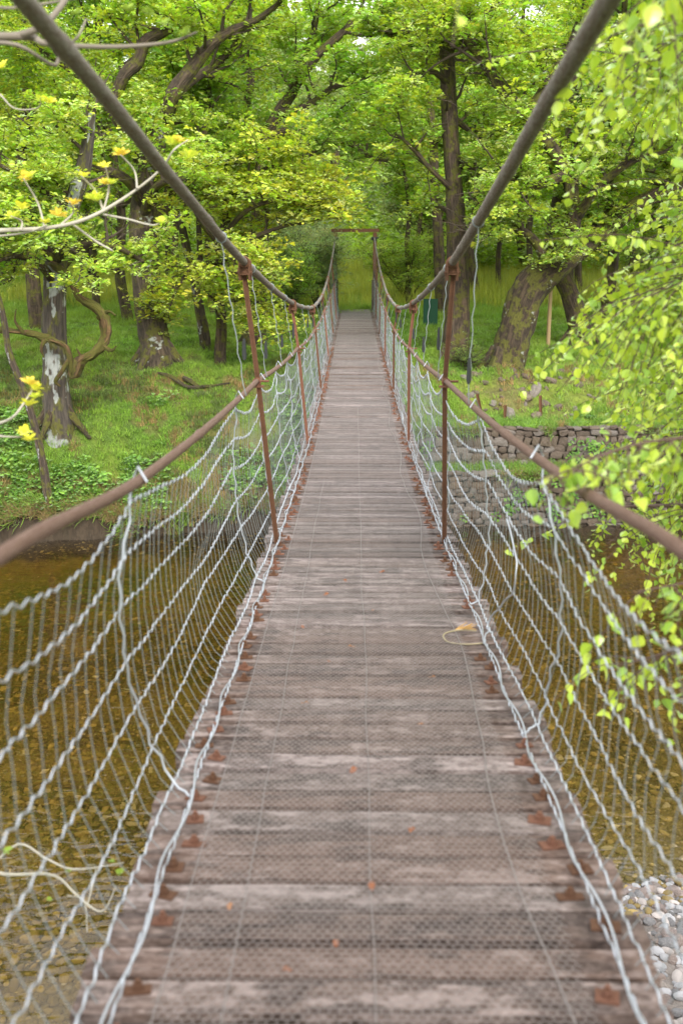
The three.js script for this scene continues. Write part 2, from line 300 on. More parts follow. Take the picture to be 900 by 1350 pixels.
{ // ---- boards
  const r = rng(21), geos = [];
  for (let k = 0; k < 9; k++) {
    const n = 10, w = 0.106 + 0.013 * r(), L = 1.3, t = 0.065, shape = [], ph = r() * 9;
    const edge = (i, s) => [(-0.5 + i / n) * L, s * (w / 2 - 0.002 - 0.005 * fbm(i * 0.9 + ph, s * 3 + k, 7, 2))];
    const s = new THREE.Shape(); for (let i = 0; i <= n; i++) { const [x, y] = edge(i, -1); i ? s.lineTo(x, y) : s.moveTo(x, y); } for (let i = n; i >= 0; i--) { const [x, y] = edge(i, 1); s.lineTo(x, y); }
    const g = new THREE.ExtrudeGeometry(s, { depth: t, bevelEnabled: true, bevelThickness: 0.003, bevelSize: 0.003, bevelSegments: 1 }); g.rotateX(-Math.PI / 2); g.translate(0, -t - 0.003, 0);
    const p = g.attributes.position, nn = g.attributes.normal, uv = g.attributes.uv, dv = (k % 5) * 0.14 + 0.01, du = r() * 1.4;
    for (let i = 0; i < p.count; i++) { if (nn.getY(i) > 0.5) p.setY(i, p.getY(i) + 0.004 * (fbm(p.getX(i) * 4 + ph, p.getZ(i) * 20, k, 2) - 0.5)); uv.setXY(i, p.getX(i) + du, Math.abs(nn.getY(i)) > 0.5 ? p.getZ(i) + dv : p.getY(i) + dv); }
    geos.push(g);
  }
  const plate = mergeGeometries([box(0.066, 0.005, 0.042, 0, 0.0025, 0), cyl(0.014, 0.014, 0.014, 6, 0, 0.012, 0), cyl(0.008, 0.008, 0.026, 6, 0, 0.016, 0)].map(g => g.toNonIndexed()));
  const pitch = 0.1355, N = Math.round((FAR + 0.5 - NEAR) / pitch);
  for (let i = 0; i < N; i++) {
    const d = NEAR + i * pitch, y = deckY(d), slope = Math.atan2(deckY(d + 0.05) - deckY(d - 0.05), 0.1);
    const m = part('plank', geos[Math.floor(r() * 9)], M.timber[Math.floor(r() * 5)], bridge);
    m.position.set((r() - 0.5) * 0.035, y + (r() - 0.5) * 0.012, -d); m.rotation.set(slope + (r() - 0.5) * 0.06, (r() - 0.5) * 0.016 + (r() < 0.5 ? Math.PI : 0), (r() - 0.5) * 0.006); m.scale.set(1 + (r() - 0.5) * 0.05, 1, 1);
    if (d < 22 && d > 0.5) for (const s of [-1, 1]) { if (r() < 0.22) continue; const b = part('bolt_plate', plate, r() < 0.5 ? M.rust : M.rustBright, m); b.scale.set(0.7 + 0.4 * r(), 1, 0.7 + 0.5 * r()); b.position.set(s * (0.535 + (r() - 0.5) * 0.05), 0.0015, (r() - 0.5) * 0.03); b.rotation.y = (r() - 0.5) * 0.8; }
  }
  // bearer cables under the boards
  for (const x of [-0.55, 0.55]) { const pts = []; for (let d = NEAR; d <= FAR + 0.5; d += 0.7) pts.push([x, deckY(d) - 0.095, -d, 0.02]); part('bearer_cable', tube(pts, 6), M.cable, bridge); }
}
{ // ---- chicken wire laid over the boards
  const a = 0.022, segs = [], W2 = 0.47, rows = 22, Lp = rows * a * 0.866, r = rng(8);
  const wire = (x0, z0, x1, z1) => { const y0 = 0.006 + 0.003 * fbm(x0 * 9, z0 * 9, 3, 2), y1 = 0.006 + 0.003 * fbm(x1 * 9, z1 * 9, 3, 2); segs.push(tube([[x0, y0, z0, 0.0008], [x1, y1, z1, 0.0008]], 3, 0, 1, false)); };
  const cols = Math.round(2 * W2 / a);
  for (let j = 0; j < rows; j++) for (let i = 0; i < cols; i++) {
    const x = -W2 + (i + (j % 2) * 0.5) * a, z = j * a * 0.866, x1 = x + a / 2, xm = x - a / 2;
    wire(x, z, x, z + a * 0.5); wire(x, z + a * 0.5, x1, z + a * 0.866); wire(x, z + a * 0.5, xm, z + a * 0.866);
  }
  const g = mergeGeometries(segs), list = [];
  for (let d = 0.4; d < FAR; d += Lp) { const slope = Math.atan2(deckY(d + 0.2) - deckY(d - 0.2), 0.4); list.push({ m: M4(V((r() - 0.5) * 0.01 - 0.005, deckY(d + Lp / 2), -d - Lp), new THREE.Quaternion().setFromEuler(new THREE.Euler(slope, 0, 0)), V(1, 1, 1)) }); }
  const c = copies('deck_mesh', g, M.mesh, list, bridge); c.userData.label = 'fine hexagonal wire mesh laid over the boards';
  for (const [x, wob, d1, mat] of [[-0.475, 0.006, 34, M.mesh], [-0.0, 0.01, 14, M.mesh], [0.42, 0.022, 20, M.mesh], [-0.33, 0.012, 9, M.mesh]]) {
    const pts = []; for (let d = 0.6; d < d1; d += 0.12) pts.push([x + wob * 2 * (fbm(d * 1.7, x * 9, 5, 3) - 0.5) + (x > 0.4 ? 0.03 * Math.sin(d * 1.9) : 0), deckY(d) + 0.012, -d, x === 0.42 ? 0.0022 : 0.0015]);
    part('edge_wire', tube(pts, 4), mat, bridge);
  }
}
for (const s of [-1, 1]) { // ---- main cables, handrails, rods, hangers, netting on both sides
  const cx = d => cableMid(d) + s * 0.66, rx = d => railMid(d) + s * 0.62;
  { const pts = []; for (let d = -0.6; d <= FAR - 0.1; d += s > 0 && d < 7 ? 0.0062 : 0.04) pts.push([cx(d), cableY(d), -d, 0.0235]);
    const wrap = (len, a) => (1 + 0.05 * Math.abs(Math.sin(3 * (a + len * 14)))) * (s > 0 && len < 7.2 ? 1 + 0.17 * Math.pow(Math.abs(Math.sin(len * 3.1416 / 0.044)), 0.6) - 0.06 + (Math.abs((len % 1.9) - 0.9) < 0.02 ? 0.12 : 0) : 1 + (Math.abs((len % 2.3) - 1.1) < 0.05 ? 0.14 : 0));
    part('main_cable', tube(pts, 18, 0.03, 3, true, wrap), M.cable, bridge); }
  { const pts = []; for (let d = -0.6; d <= FAR - 0.2; d += 0.04) pts.push([rx(d), railY(d) - 0.02 * Math.abs(Math.sin((d - 1.95) / 4.6 * Math.PI)), -d, 0.0158]); part('handrail_cable', tube(pts, 18, 0.05, 7, true, (len, a) => (1 + 0.045 * Math.abs(Math.sin(3 * (a - len * 12)))) * (Math.abs((len % 3.4) - 1.2) < 0.03 ? 1.22 : 1)), M.rail, bridge); }
  RODS.forEach((d, i) => { // angle-iron hanger rods with saddle clamps
    const top = V(cx(d) + s * 0.01, cableY(d) - 0.02, -d), mid = V(rx(d) - s * 0.01, railY(d), -d), bot = V(s * 0.565, deckY(d) - 0.09, -d);
    const leg = (p, q) => { const L = p.distanceTo(q), a = mergeGeometries([box(0.027, L, 0.006, 0, 0, 0), box(0.006, L, 0.025, s * 0.0136, 0, 0.0126)]); a.applyQuaternion(new THREE.Quaternion().setFromUnitVectors(V(0, 1, 0), q.clone().sub(p).normalize())); a.translate((p.x + q.x) / 2, (p.y + q.y) / 2, (p.z + q.z) / 2); return a; };
    const rod = part('hanger_rod', mergeGeometries([leg(bot, mid), leg(mid, top)]), i % 2 ? M.rustBright : M.rust, bridge);
    const cl = []; const cy = cableY(d);
    for (const o of [-0.05, 0.05]) { const t = new THREE.TorusGeometry(0.03, 0.008, 6, 14); t.translate(cx(d), cableY(d + o), -d - o); cl.push(t); cl.push(cyl(0.008, 0.008, 0.12, 6, cx(d) - 0.03, cy - 0.05, -d - o)); cl.push(cyl(0.008, 0.008, 0.12, 6, cx(d) + 0.03, cy - 0.05, -d - o)); }
    cl.push(box(0.08, 0.01, 0.12, cx(d), cy - 0.07, -d)); cl.push(box(0.09, 0.05, 0.03, cx(d), cy - 0.055, -d + 0.02)); cl.push(cyl(0.008, 0.008, 0.1, 6, cx(d), cy - 0.06, -d + 0.04, 0, Math.PI / 2));
    part('cable_clamp', mergeGeometries(cl.map(g => g.toNonIndexed())), M.rust, rod);
    const rl = [], ring = new THREE.TorusGeometry(0.023, 0.007, 6, 12); ring.translate(rx(d), railY(d) - 0.005, -d + 0.012); rl.push(ring, box(0.09, 0.012, 0.05, rx(d), railY(d) - 0.034, -d), cyl(0.008, 0.008, 0.1, 6, rx(d) + 0.03, railY(d), -d, 0, Math.PI / 2));
    part('rail_clamp', mergeGeometries(rl.map(g => g.toNonIndexed())), M.rustBright, rod);
  });
  // netting: crimped lengthwise strands, fine upright wires, thick ties
  const r = rng(s > 0 ? 77 : 78);
  const ties = s < 0 ? [1.45, 2.8, 5.45, 6.85] : [1.2, 3.3, 5.0, 6.8]; for (let d = 8.35; d < FAR - 0.5; d += 1.5 + 0.1 * (r() - 0.5)) ties.push(d);
  const prof = [[0.56, 0.02], [0.62, 0.045], [0.668, 0.17], [0.69, 0.33], [0.70, 0.50], [0.695, 0.67], [0.675, 0.84], [0.645, 1.0]];
  const bulge = d => 1 - 0.62 * sstep(3.5, 8, d) ;
  const sag = d => { for (let i = 0; i < ties.length - 1; i++) if (d >= ties[i] && d <= ties[i + 1]) return Math.sin((d - ties[i]) / (ties[i + 1] - ties[i]) * Math.PI); return 0.3; };
  const netPoint = (f, d) => { // f: 0 (deck) .. 7 (top strand)
    const j = Math.min(6, Math.floor(f)), t = f - j, k = f / 7, straight = lin(0.565, 0.625, k), px = lin(prof[j][0], prof[j + 1][0], t), py = lin(prof[j][1], prof[j + 1][1], t);
    const rise = (railY(d) - deckY(d)) / 1.1, loose = (s > 0 ? 1.25 : 0.9) * (d < 8 ? 1.35 : 1);
    const y = deckY(d) + py * rise - k * k * 0.05 * sag(d) * loose + 0.03 * k * k * (1 - sag(d)) + 0.022 * (fbm(d * 0.8, j * 2.7 + s, 15, 3) - 0.5) * (f > 0.5 ? 2.2 : 0.4) + (s > 0 ? -0.07 * k * (1 - sstep(2, 5, d)) : 0);
    const x = lin(straight, px, bulge(d)) + 0.03 * (fbm(d * 0.9, j * 3.1 + s * 5, 25, 3) - 0.5) * (f > 0.5 ? 2 : 0.5);
    return V(s * x + railMid(d) * k, y, -d);
  };
  const net = new THREE.Group(); net.name = 'side_net'; bridge.add(net);
  for (let j = 0; j < 8; j++) {
    const pts = []; let z = 0;
    for (let d = 0.9; d < FAR - 0.1; d += 0.028 + 0.02 * r() + (d > 14 ? 0.04 : 0)) { const p = netPoint(j, d); z++; const a = d < 4 ? 0.006 : 0.008; pts.push([p.x + (r() - 0.5) * 0.004, p.y + (z % 2 ? a : -a) + (r() - 0.5) * 0.004, p.z, 0.0025 + (j < 2 ? 0.0006 : 0)]); }
    const near = pts.filter(p => -p[2] < 9.5), far = pts.filter(p => -p[2] >= 9.3), two = smooth(near, 4);
    part('strand', mergeGeometries([tube(two, 8, 0, 1, true, (len, a) => 1 + 0.22 * Math.cos(2 * (a - len * 70))), tube(far, 5)]), M.galv, net);
    if (j === 0) { const q = []; let c = 0; for (let d = 0.9; d < 16; d += 0.05) { const p = netPoint(0, d); c += 0.5; q.push([p.x + 0.012 * Math.cos(c), p.y + 0.014 + 0.01 * Math.sin(c), p.z, 0.0034]); } part('strand', tube(q, 5), M.galv, net); }
  }
  let count = 0; const farWires = [];
  for (let d = 1.0; d < FAR - 0.2; d += d < 5 ? 0.085 + 0.02 * r() : 0.066 + 0.025 * r()) {
    const pts = [], lean = (r() - 0.5) * 0.03; for (let f = 0.6; f <= 7.01; f += 0.8) { const p = netPoint(Math.min(7, f), d + lean * f / 7 + 0.006 * (r() - 0.5)); pts.push([p.x + (r() - 0.5) * 0.006, p.y, p.z, 0.0014]); }
    const wg = tube(pts, 3, 0, 1, false); if (count++ < 300) part('wire', wg, M.galvDull, net); else farWires.push(wg);
  }
  part('far_wires', mergeGeometries(farWires), M.galvDull, net).userData.kind = 'stuff';
  ties.forEach((d, i) => { // thick uprights from deck edge to handrail
    const pts = []; let k = 0; for (let f = 0; f <= 7.01; f += 0.35) { const p = netPoint(Math.min(7, f), d + (i % 3 === 1 ? 0.05 * Math.sin(f * 0.9) : 0.01 * f)); pts.push([p.x + (k++ % 2 ? 0.005 : -0.005), p.y, p.z, 0.0042]); }
    pts.push([rx(d) + s * 0.02, railY(d) - 0.01, -d - 0.02, 0.004], [rx(d), railY(d) + 0.03, -d, 0.004], [rx(d) - s * 0.028, railY(d) - 0.01, -d + 0.02, 0.004]);
    part('tie_strand', tube(pts, 5), M.galv, net);
  });
  { const d0 = 4.35, pts = []; for (let f = 0; f <= 5; f += 0.25) { const p = netPoint(f, d0 + 0.18 * Math.sin(f * 1.3)); pts.push([p.x - s * 0.01, p.y, p.z, 0.0042]); } if (s > 0) part('tie_strand', tube(smooth(pts, 2), 5), M.galv, net); }
  // wire hangers between main cable and handrail, each with its dark crimped sleeve
  ties.forEach((d, i) => {
    if (d < 4 || RODS.some(q => Math.abs(q - d) < 0.2)) return;
    const dd = d + 0.06, yt = cableY(dd) - 0.03, yb = railY(dd), x0 = cx(dd), x1 = rx(dd) - s * 0.03, pts = [], n = 14;
    for (let k = 0; k <= n; k++) { const t = k / n; pts.push([lin(x0, x1, t) + 0.006 * Math.sin(k * 2.4), lin(yt, yb, t), -dd + 0.006 * Math.cos(k * 2.4), 0.003]); }
    const ring = []; for (let k = 0; k <= 10; k++) { const a = k / 10 * 6.283; ring.push([cx(dd) + 0.028 * Math.cos(a), cableY(dd) + 0.028 * Math.sin(a), -dd, 0.004]); }
    const h = part('hanger_wire', mergeGeometries([tube(pts, 5), tube(ring, 5)]), M.galvDull, bridge);
    const yy = yb + 0.1 + 0.1 * r(), L = 0.1 + 0.06 * r(); part('wire_sleeve', tube([[x1 + 0.002, yy + L, -dd, 0.006], [x1, yy + L * 0.85, -dd, 0.009], [x1, yy + L * 0.2, -dd, 0.013], [x1, yy, -dd, 0.008]], 6), M.black, h);
  });
}
{ // ---- towers: rusty steel portal on grey timber posts
  for (const [d, full] of [[FAR, 1], [-0.75, 0]]) {
    const t = new THREE.Group(); t.name = 'tower'; t.position.set(0, 0, -d); bridge.add(t);
    const base = Math.min(height(-0.7, -d), height(0.7, -d)) - 0.3;
    for (const x of [-0.71, 0.63]) {
      const h = 2.58, g = mergeGeometries([box(0.13, h - 0.02, 0.012, 0, h / 2 - 0.01, 0.05), box(0.012, h - 0.02, 0.1, -0.059, h / 2 - 0.01, -0.007), box(0.012, h - 0.02, 0.1, 0.059, h / 2 - 0.01, -0.007)]); g.translate(x, -0.05, 0);
      const p = part('post', g, M.rust, t);
      part('timber_sleeve', mergeGeometries([box(0.2, 0.95 - base, 0.035, x, (0.95 + base) / 2, 0.076), box(0.2, 0.93 - base, 0.14, x, (0.93 + base) / 2, -0.03)]), M.greyTimber, p);
      part('saddle', mergeGeometries([box(0.2, 0.05, 0.16, x + (x < 0 ? 0.03 : -0.03), 2.28, 0.08), cyl(0.03, 0.03, 0.24, 8, x, 2.33, 0.09, 0, Math.PI / 2)].map(q => q.toNonIndexed())), M.black, p);
    }
    part('crossbeam', mergeGeometries([box(1.62, 0.1, 0.014, -0.04, 2.57, 0.064), box(1.62, 0.012, 0.1, -0.04, 2.626, 0.006)]), M.rust, t);
  }
}
{ // frayed straw-coloured rope end knotted to the netting, with a loose loop of wire
  const d = 4.55, y = deckY(d), o = thing('rope_end', 'frayed straw coloured rope end on the boards beside the netting', 'rope', [0.44, y + 0.02, -d]);
  const r = rng(3), fr = []; for (let k = 0; k < 26; k++) { const a = (r() - 0.5) * 1.4, L = 0.05 + 0.06 * r(); fr.push(tube([[0, 0, 0, 0.0028], [L * 0.5 * Math.cos(a), 0.02 * r(), L * 0.5 * Math.sin(a), 0.0022], [L * Math.cos(a), 0.01 + 0.03 * r(), L * Math.sin(a), 0.001]], 4)); }
  part('frayed_strands', mergeGeometries(fr), std({ color: lc(0.46, 0.27, 0.09), roughness: 0.95 }), o);
  part('wire_loop', tube(smooth([[0.1, 0.005, 0.02, 0.004], [0.02, 0.012, 0.03, 0.004], [-0.06, 0.01, 0.08, 0.004], [-0.05, 0.006, 0.17, 0.004], [0.03, 0.006, 0.2, 0.004], [0.12, 0.008, 0.19, 0.004]], 5), 5), std({ color: lc(0.3, 0.25, 0.15), roughness: 0.8 }), o);
}
{ // dead leaves blown on the boards
  const r = rng(14), m = [std({ color: lc(0.2, 0.07, 0.028), roughness: 0.85, side: THREE.DoubleSide }), std({ color: lc(0.28, 0.12, 0.045), roughness: 0.85, side: THREE.DoubleSide })];
  const s = new THREE.Shape(); s.moveTo(0, -0.02); s.bezierCurveTo(0.018, -0.012, 0.016, 0.012, 0, 0.024); s.bezierCurveTo(-0.016, 0.012, -0.018, -0.012, 0, -0.02);
  const g = new THREE.ShapeGeometry(s, 5); g.rotateX(-Math.PI / 2); const p = g.attributes.position; for (let i = 0; i < p.count; i++) p.setY(i, Math.abs(p.getX(i)) * 0.5 + 0.004 * Math.sin(p.getZ(i) * 160)); g.computeVertexNormals();
  for (const [x, d] of [[-0.09, 2.05], [0.0, 2.3], [-0.2, 1.95], [0.12, 2.6], [-0.05, 3.0], [-0.24, 3.6], [-0.16, 4.1], [-0.06, 4.3], [-0.3, 4.6], [0.2, 3.4], [0.05, 4.9], [-0.2, 5.2], [-0.1, 5.5], [0.12, 5.7], [0.28, 3.9], [-0.36, 2.2]]) {
    const o = new THREE.Mesh(g, m[Math.floor(r() * 2)]); o.name = numbered('fallen_leaf'); o.userData = { label: 'small curled orange brown dead leaf on the bridge boards', category: 'leaf', group: 'dead leaves on the bridge' };
    o.position.set(x, deckY(d) + 0.014, -d); o.rotation.set((r() - 0.5) * 0.4, r() * 6.3, (r() - 0.5) * 0.4); const k = 0.45 + 0.55 * r(); o.scale.set(k, k * 1.4, k); o.castShadow = o.receiveShadow = true; scene.add(o);
  }
}
// ---------------------------------------------------------------- far bank: walls, rubble, stakes, posts
const blockGeos = [1, 2, 3, 4, 5, 6].map(k => stoneGeo(600 + k, 0, 1, 1, 1, true));
function stoneWall(label, x0, x1, yb, yt, zAt, hMin, hMax, wMin, wMax, seed) {
  const r = rng(seed), o = thing('stone_wall', label, 'wall', [(x0 + x1) / 2, yb, -zAt((x0 + x1) / 2)]), c = o.position; let n = 0; const extra = [];
  let y = yb; while (y < yt - 0.03) {
    const h = Math.min(yt - y + 0.02, hMin + (hMax - hMin) * r() * r()); let x = x0 + r() * 0.1;
    while (x < x1) {
      const w = wMin + (wMax - wMin) * Math.pow(r(), 1.5), hh = h * (0.86 + 0.28 * r()), d = zAt(x + w / 2) + 0.1 * (y - yb) / Math.max(0.2, yt - yb);
      const p = V(x + w / 2 - c.x, y + h / 2 + (r() - 0.5) * 0.035 - c.y, -d - c.z + (r() - 0.5) * 0.07), e = new THREE.Euler((r() - 0.5) * 0.3 + (r() < 0.5 ? Math.PI : 0), (r() - 0.5) * 0.35, (r() - 0.5) * 0.34), sc = V(w * 1.02, hh * 1.08, 0.24 + 0.1 * r());
      const gi = Math.floor(r() * 6), mi = Math.floor(r() * 3);
      if (n++ < 300) { const m = part('stone', blockGeos[gi], M.stone[mi], o); m.position.copy(p); m.rotation.copy(e); m.scale.copy(sc); }
      else extra.push({ m: M4(p, new THREE.Quaternion().setFromEuler(e), sc) });
      x += w * (0.97 + 0.06 * r());
    }
    y += h;
  }
  if (extra.length) copies('far_stones', blockGeos[0], M.stone[1], extra, o);
  part('core', box(x1 - x0, yt - yb - 0.06, 0.12, 0, (yt - yb) / 2 - 0.05, -0.3, 0, Math.atan2(zAt(x1) - zAt(x0), x1 - x0)), std({ color: lc(0.15, 0.11, 0.075), roughness: 1 }), o);
}
stoneWall('lower dry stone wall rising from the river', 1.15, 6.6, -4.32, -2.95, x => farBank(x) + 0.16, 0.1, 0.17, 0.12, 0.36, 41);
stoneWall('upper dry stone wall standing behind the grassy ledge', 1.35, 6.9, -2.92, -2.08, x => farBank(x) + 0.78, 0.13, 0.22, 0.15, 0.36, 42);
const lumpGeos = [1, 2, 3, 4].map(k => stoneGeo(640 + k, 1, 1.1, 0.8, 0.9));
{ // tumbled stones on the slope above the walls
  const r = rng(43), spots = [];
  for (let i = 0; i < 46; i++) { const a = r(), x = 2.6 + 2.9 * r(), d = farBank(x) + 1.5 + 1.9 * r(); spots.push([x, d, 0.1 + 0.16 * Math.pow(r(), 2)]); }
  for (const q of [[3.95, 23.3, 0.36], [4.2, 23.5, 0.32], [4.35, 23.0, 0.3], [4.1, 22.7, 0.26], [3.5, 22.6, 0.28], [4.6, 22.9, 0.24], [3.9, 23.6, 0.2]]) spots.push(q);
  spots.forEach(([x, d, s], i) => { const m = new THREE.Mesh(lumpGeos[i % 4], M.stone[(i * 5) % 3]); m.name = numbered('tumbled_stone'); m.userData = s > 0.23 ? { label: 'large pale boulder among the tumbled stones above the walls', category: 'stone', group: 'large boulders above the walls' } : { label: 'small tumbled stone half sunk in the slope above the walls', category: 'stone', group: 'tumbled stones on the slope' };
    m.position.set(x, height(x, -d) + s * 0.05, -d); m.rotation.set(r() * 0.8, r() * 6, r() * 0.8); m.scale.set(s * (1 + 0.5 * r()), s * 0.8, s); m.castShadow = m.receiveShadow = true; scene.add(m); });
  for (const [x, d, h, l1, l2, lab] of [[2.85, 22.6, 0.55, 0.28, 0.05, 'rusty steel stake leaning over on the slope above the walls'], [3.35, 22.5, 0.42, 0.02, 0.1, 'upright short rusty steel stake among the tumbled stones'], [4.2, 22.7, 0.5, 0.06, -0.1, 'rusty steel stake beside the large pale boulders'], [3.2, 22.3, 0.3, 0.7, 0.1, 'thin rusty bar lying almost flat on the slope']]) {
    const o = new THREE.Mesh(mergeGeometries([box(0.05, h, 0.008, 0, h / 2, 0), box(0.008, h, 0.04, 0.0255, h / 2, 0.02)]), M.rust); o.name = numbered('rusty_stake'); o.userData = { label: lab, category: 'stake' }; o.position.set(x, height(x, -d) - 0.06, -d); o.rotation.set(l2, 0.4, l1); o.castShadow = o.receiveShadow = true; scene.add(o);
  }
}
{ // green notice board on its posts, wooden post
  const x = 2.26, d = 31, g = height(x, -d), o = thing('green_board', 'plain dark green board on legs on the grass beyond the bridge', 'board', [x, g, -d]);
  const t = 0.44 - g; part('panel', box(0.44, 1.0, 0.035, 0, t - 0.5, 0), std({ color: lc(0.012, 0.085, 0.042), roughness: 0.6 }), o);
  for (const s of [-0.12, 0.12]) part('leg', box(0.06, t + 0.2, 0.05, s, t / 2 - 0.14, -0.044), M.greyTimber, o);
  const x2 = 5.12, d2 = 27, p = thing('wooden_post', 'short pale wooden post on the grass behind the leaning oak', 'post', [x2, height(x2, -d2), -d2]), top = 0.9 - height(x2, -d2);
  part('shaft', cyl(0.05, 0.055, top + 0.2, 10, 0, top / 2 - 0.1, 0), std({ color: lc(0.34, 0.24, 0.12), roughness: 0.9 }), p);
  part('cap', cyl(0.02, 0.05, 0.04, 10, 0, top + 0.02, 0), std({ color: lc(0.38, 0.28, 0.15), roughness: 0.9 }), p);
}
// ---------------------------------------------------------------- leaves and trees
// one leaf: lobed outline folded along the midrib, in the x-z plane with its tip towards +x
function leafTris(len, wid, fine) {
  const h = 0.18 * wid, o = fine ? [[0, 0], [0.22, 0.2], [0.45, 0.36], [0.66, 0.5], [0.86, 0.34], [1, 0]] : [[0, 0], [0.6, 0.5], [1, 0]];
  const t = []; for (const s of [-1, 1]) for (let i = 0; i < o.length - 1; i++) { const a = o[i], b = o[i + 1], q = ([u, v]) => [u * len, Math.abs(v) * 2 * h - 0.12 * len * u * u, s * v * wid], m0 = [a[0] * len, -0.12 * len * a[0] * a[0], 0], m1 = [b[0] * len, -0.12 * len * b[0] * b[0], 0]; const A = q(a), B = q(b); if (a[1] > 0) t.push(m0, ...(s > 0 ? [A, B] : [B, A])); if (b[1] > 0) t.push(m0, ...(s > 0 ? [B, m1] : [m1, B])); else if (a[1] > 0) t.push(m0, ...(s > 0 ? [A, m1] : [m1, A])); }
  return t;
}
function clumpGeo(seed, n, len, radius, fine, up = 0.35) {
  const r = rng(seed), pos = [], col = [], e = new THREE.Euler(), v = V(0, 0, 0);
  for (let i = 0; i < n; i++) {
    const L = len * (0.65 + 0.6 * r()), tri = leafTris(L, L * (0.5 + 0.15 * r()), fine), yaw = i / n * 6.283 * 2.4 + r(), lift = up * (r() * 1.6 - 0.35), roll = (r() - 0.5) * 1.1, d = radius * Math.sqrt(r()), oy = radius * 0.5 * (r() - 0.35), yo = yaw + (r() - 0.5);
    e.set(roll, yaw, lift, 'YZX'); const q = new THREE.Quaternion().setFromEuler(e), k = 0.72 + 0.5 * r(), w = (r() - 0.5) * 0.25;
    for (const p of tri) { v.set(...p).applyQuaternion(q); pos.push(v.x + Math.cos(yo) * d, v.y + oy, v.z - Math.sin(yo) * d); col.push(k * (1 + w), k, k * (1 - w)); }
  }
  const g = new THREE.BufferGeometry(); g.setAttribute('position', new THREE.Float32BufferAttribute(pos, 3)); g.setAttribute('color', new THREE.Float32BufferAttribute(col, 3)); g.computeVertexNormals(); return g;
}
const leafMat = c => new THREE.MeshPhysicalMaterial({ color: lc(...c), vertexColors: true, transmission: 0.55, thickness: 0, roughness: 0.95, side: THREE.DoubleSide, clearcoat: 0.25, clearcoatRoughness: 0.45 });
M.leafOak = leafMat([0.49, 0.64, 0.028]); M.leafYellow = leafMat([0.6, 0.7, 0.025]); M.leafDeep = leafMat([0.36, 0.55, 0.045]); M.leafGrey = leafMat([0.46, 0.56, 0.17]); M.leafMid = leafMat([0.43, 0.62, 0.036]);
const clumps = { oak: [clumpGeo(1, 15, 0.115, 0.16, true), clumpGeo(2, 13, 0.115, 0.18, true)], far: [clumpGeo(3, 22, 0.16, 0.34, false), clumpGeo(4, 22, 0.16, 0.36, false)], fine: [clumpGeo(5, 24, 0.06, 0.17, false), clumpGeo(6, 24, 0.06, 0.18, false)] };

function wander(r, p, dir, len, r0, r1, n, twist, lift) { // crooked path
  const pts = [[p.x, p.y, p.z, r0]], d = dir.clone().normalize(), q = p.clone();
  for (let i = 1; i <= n; i++) { d.x += (r() - 0.5) * twist; d.y += (r() - 0.5) * twist * 0.8 + lift; d.z += (r() - 0.5) * twist; d.normalize(); q.addScaledVector(d, len / n); pts.push([q.x, q.y, q.z, lin(r0, r1, i / n)]); }
  return pts;
}
function along(pts, t) { const f = t * (pts.length - 1), i = Math.min(pts.length - 2, Math.floor(f)), u = f - i, a = pts[i], b = pts[i + 1]; return { p: V(lin(a[0], b[0], u), lin(a[1], b[1], u), lin(a[2], b[2], u)), r: lin(a[3], b[3], u), t: V(b[0] - a[0], b[1] - a[1], b[2] - a[2]).normalize() }; }
function lengthOf(pts) { let L = 0; for (let i = 1; i < pts.length; i++) L += Math.hypot(pts[i][0] - pts[i - 1][0], pts[i][1] - pts[i - 1][1], pts[i][2] - pts[i - 1][2]); return L; }
let clumpCount = 0;
